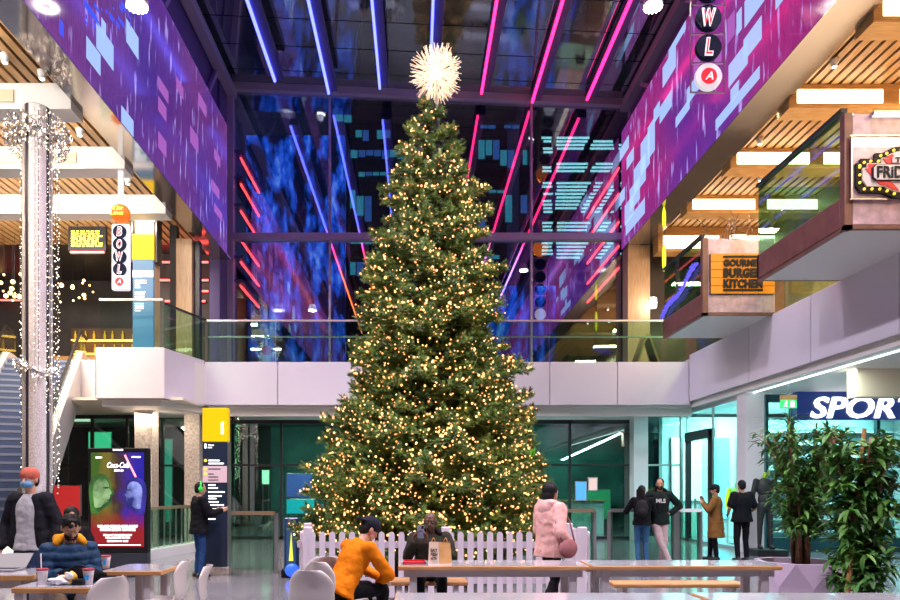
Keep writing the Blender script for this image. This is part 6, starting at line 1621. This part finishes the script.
# woman in pink
person('woman with dark hair walking in a pale pink hooded jacket', (1.62, 8.45, 0), -1.0, 1.64, DEF,
    dict(knL=(-.09,.16,.51), anL=(-.09,.14,.10), knR=(.09,.0,.50), anR=(.09,-.22,.13), elR=(.25,-.08,1.13), wrR=(.23,.12,.98), elL=(-.25,.04,1.13), wrL=(-.2,.2,.98), curl=.6),
    dict(skin='tan', top=cloth('pale_pink_jacket', (.78, .44, .40), .05), thick=.050, hem=.10, trousers=blackc, shoes=shoew, hair='bun', hood=cloth('pink_hood', (.76, .45, .42), .05), hood_big=True, bag=((.30, .02, .92), cloth('mauve_bag', (.34, .14, .15)))), .009)
# couple
person('woman in black with backpack and blue jeans leaning on the rail', (4.62, 14.3, 0), -.35, 1.66, DEF,
    dict(elL=(-.34,.10,1.16), wrL=(-.36,.34,1.13), hdL=(.1,1,0), elR=(.25,.12,1.14), wrR=(.18,.30,1.2), hdR=(-.2,.9,.2), anL=(-.08,-.06,.09), knR=(.06,.05,.49), yaw=-.5),
    dict(skin='light', top=blackc, thick=.03, hem=.02, trousers=denim, shoes=shoew, hair='long', pack=cloth('black_backpack', (.02, .02, .022))), .011)
person('man in black printed hoodie and pale trousers with crossed legs by the rail', (5.02, 14.42, 0), PI-.15, 1.82, DEF,
    dict(head=(0,.03,1.61), yaw=-.25, elR=(.38,-.02,1.20), wrR=(.36,.22,1.14), hdR=(-.2,1,0), elL=(-.40,-.10,1.18), wrL=(-.22,-.06,1.02), hdL=(1,.2,-.1), pelvis=(0,-.08,.93), hipL=(-.09,-.08,.91), hipR=(.09,-.08,.91), knR=(.02,.10,.50), anR=(-.14,.22,.09), knL=(-.08,.02,.49), anL=(-.02,.06,.09)),
    dict(skin='tan', top=cloth('black_hoodie', (.012, .02, .018)), top_name='hoodie', thick=.034, hem=.05, trousers=cloth('pale_mauve_trousers', (.50, .36, .38)), leg=1.1, shoes=shoeb, hair='short', beard=True, hood=blackc, chest_text='MLS'), .010)
# woman in brown coat
person('woman in long brown coat and dark cap raising her hands to her face', (6.58, 15.35, 0), 1.15, 1.68, DEF,
    dict(elR=(.24,.14,1.14), wrR=(.10,.30,1.36), hdR=(-.3,.2,1), elL=(-.24,.16,1.16), wrL=(-.06,.28,1.30), hdL=(.5,.4,.6), pitch=.1, knR=(.09,.1,.5), anR=(.09,.14,.09)),
    dict(skin='tan', top=cloth('brown_coat', (.22, .10, .03)), top_name='coat', thick=.03, skirt=.42, trousers=blackc, shoes=shoeb, hair='short', cap=cloth('dark_cap', (.014, .014, .018)), brim=1), .011)
# man in black
person('man in black short sleeved shirt standing with his back to us', (7.03, 15.1, 0), .12, 1.78, DEF,
    dict(elL=(-.27,-.0,1.15), wrL=(-.20,.20,1.0), elR=(.29,-.02,1.14), wrR=(.26,.18,1.02)),
    dict(skin='tan', top=blackc, top_name='shirt', thick=.035, sleeve=.5, hem=.05, trousers=blackc, shoes=shoeb, hair='short', w=1.12), .011)
# seated person behind the padded jacket man
person('dark haired seated person half hidden behind the padded jacket man', (-4.58, 9.3, 0), PI+.5, 1.72, SEAT, dict(pitch=.1),
    dict(skin='tan', top=blackc, thick=.03, trousers=blackc, shoes=shoeb, hair='bun'), .012)
dup(ch, (-4.58, 9.28, 0), PI+.5, 'white shell chair under the half hidden dark haired person', 'white shell chairs')
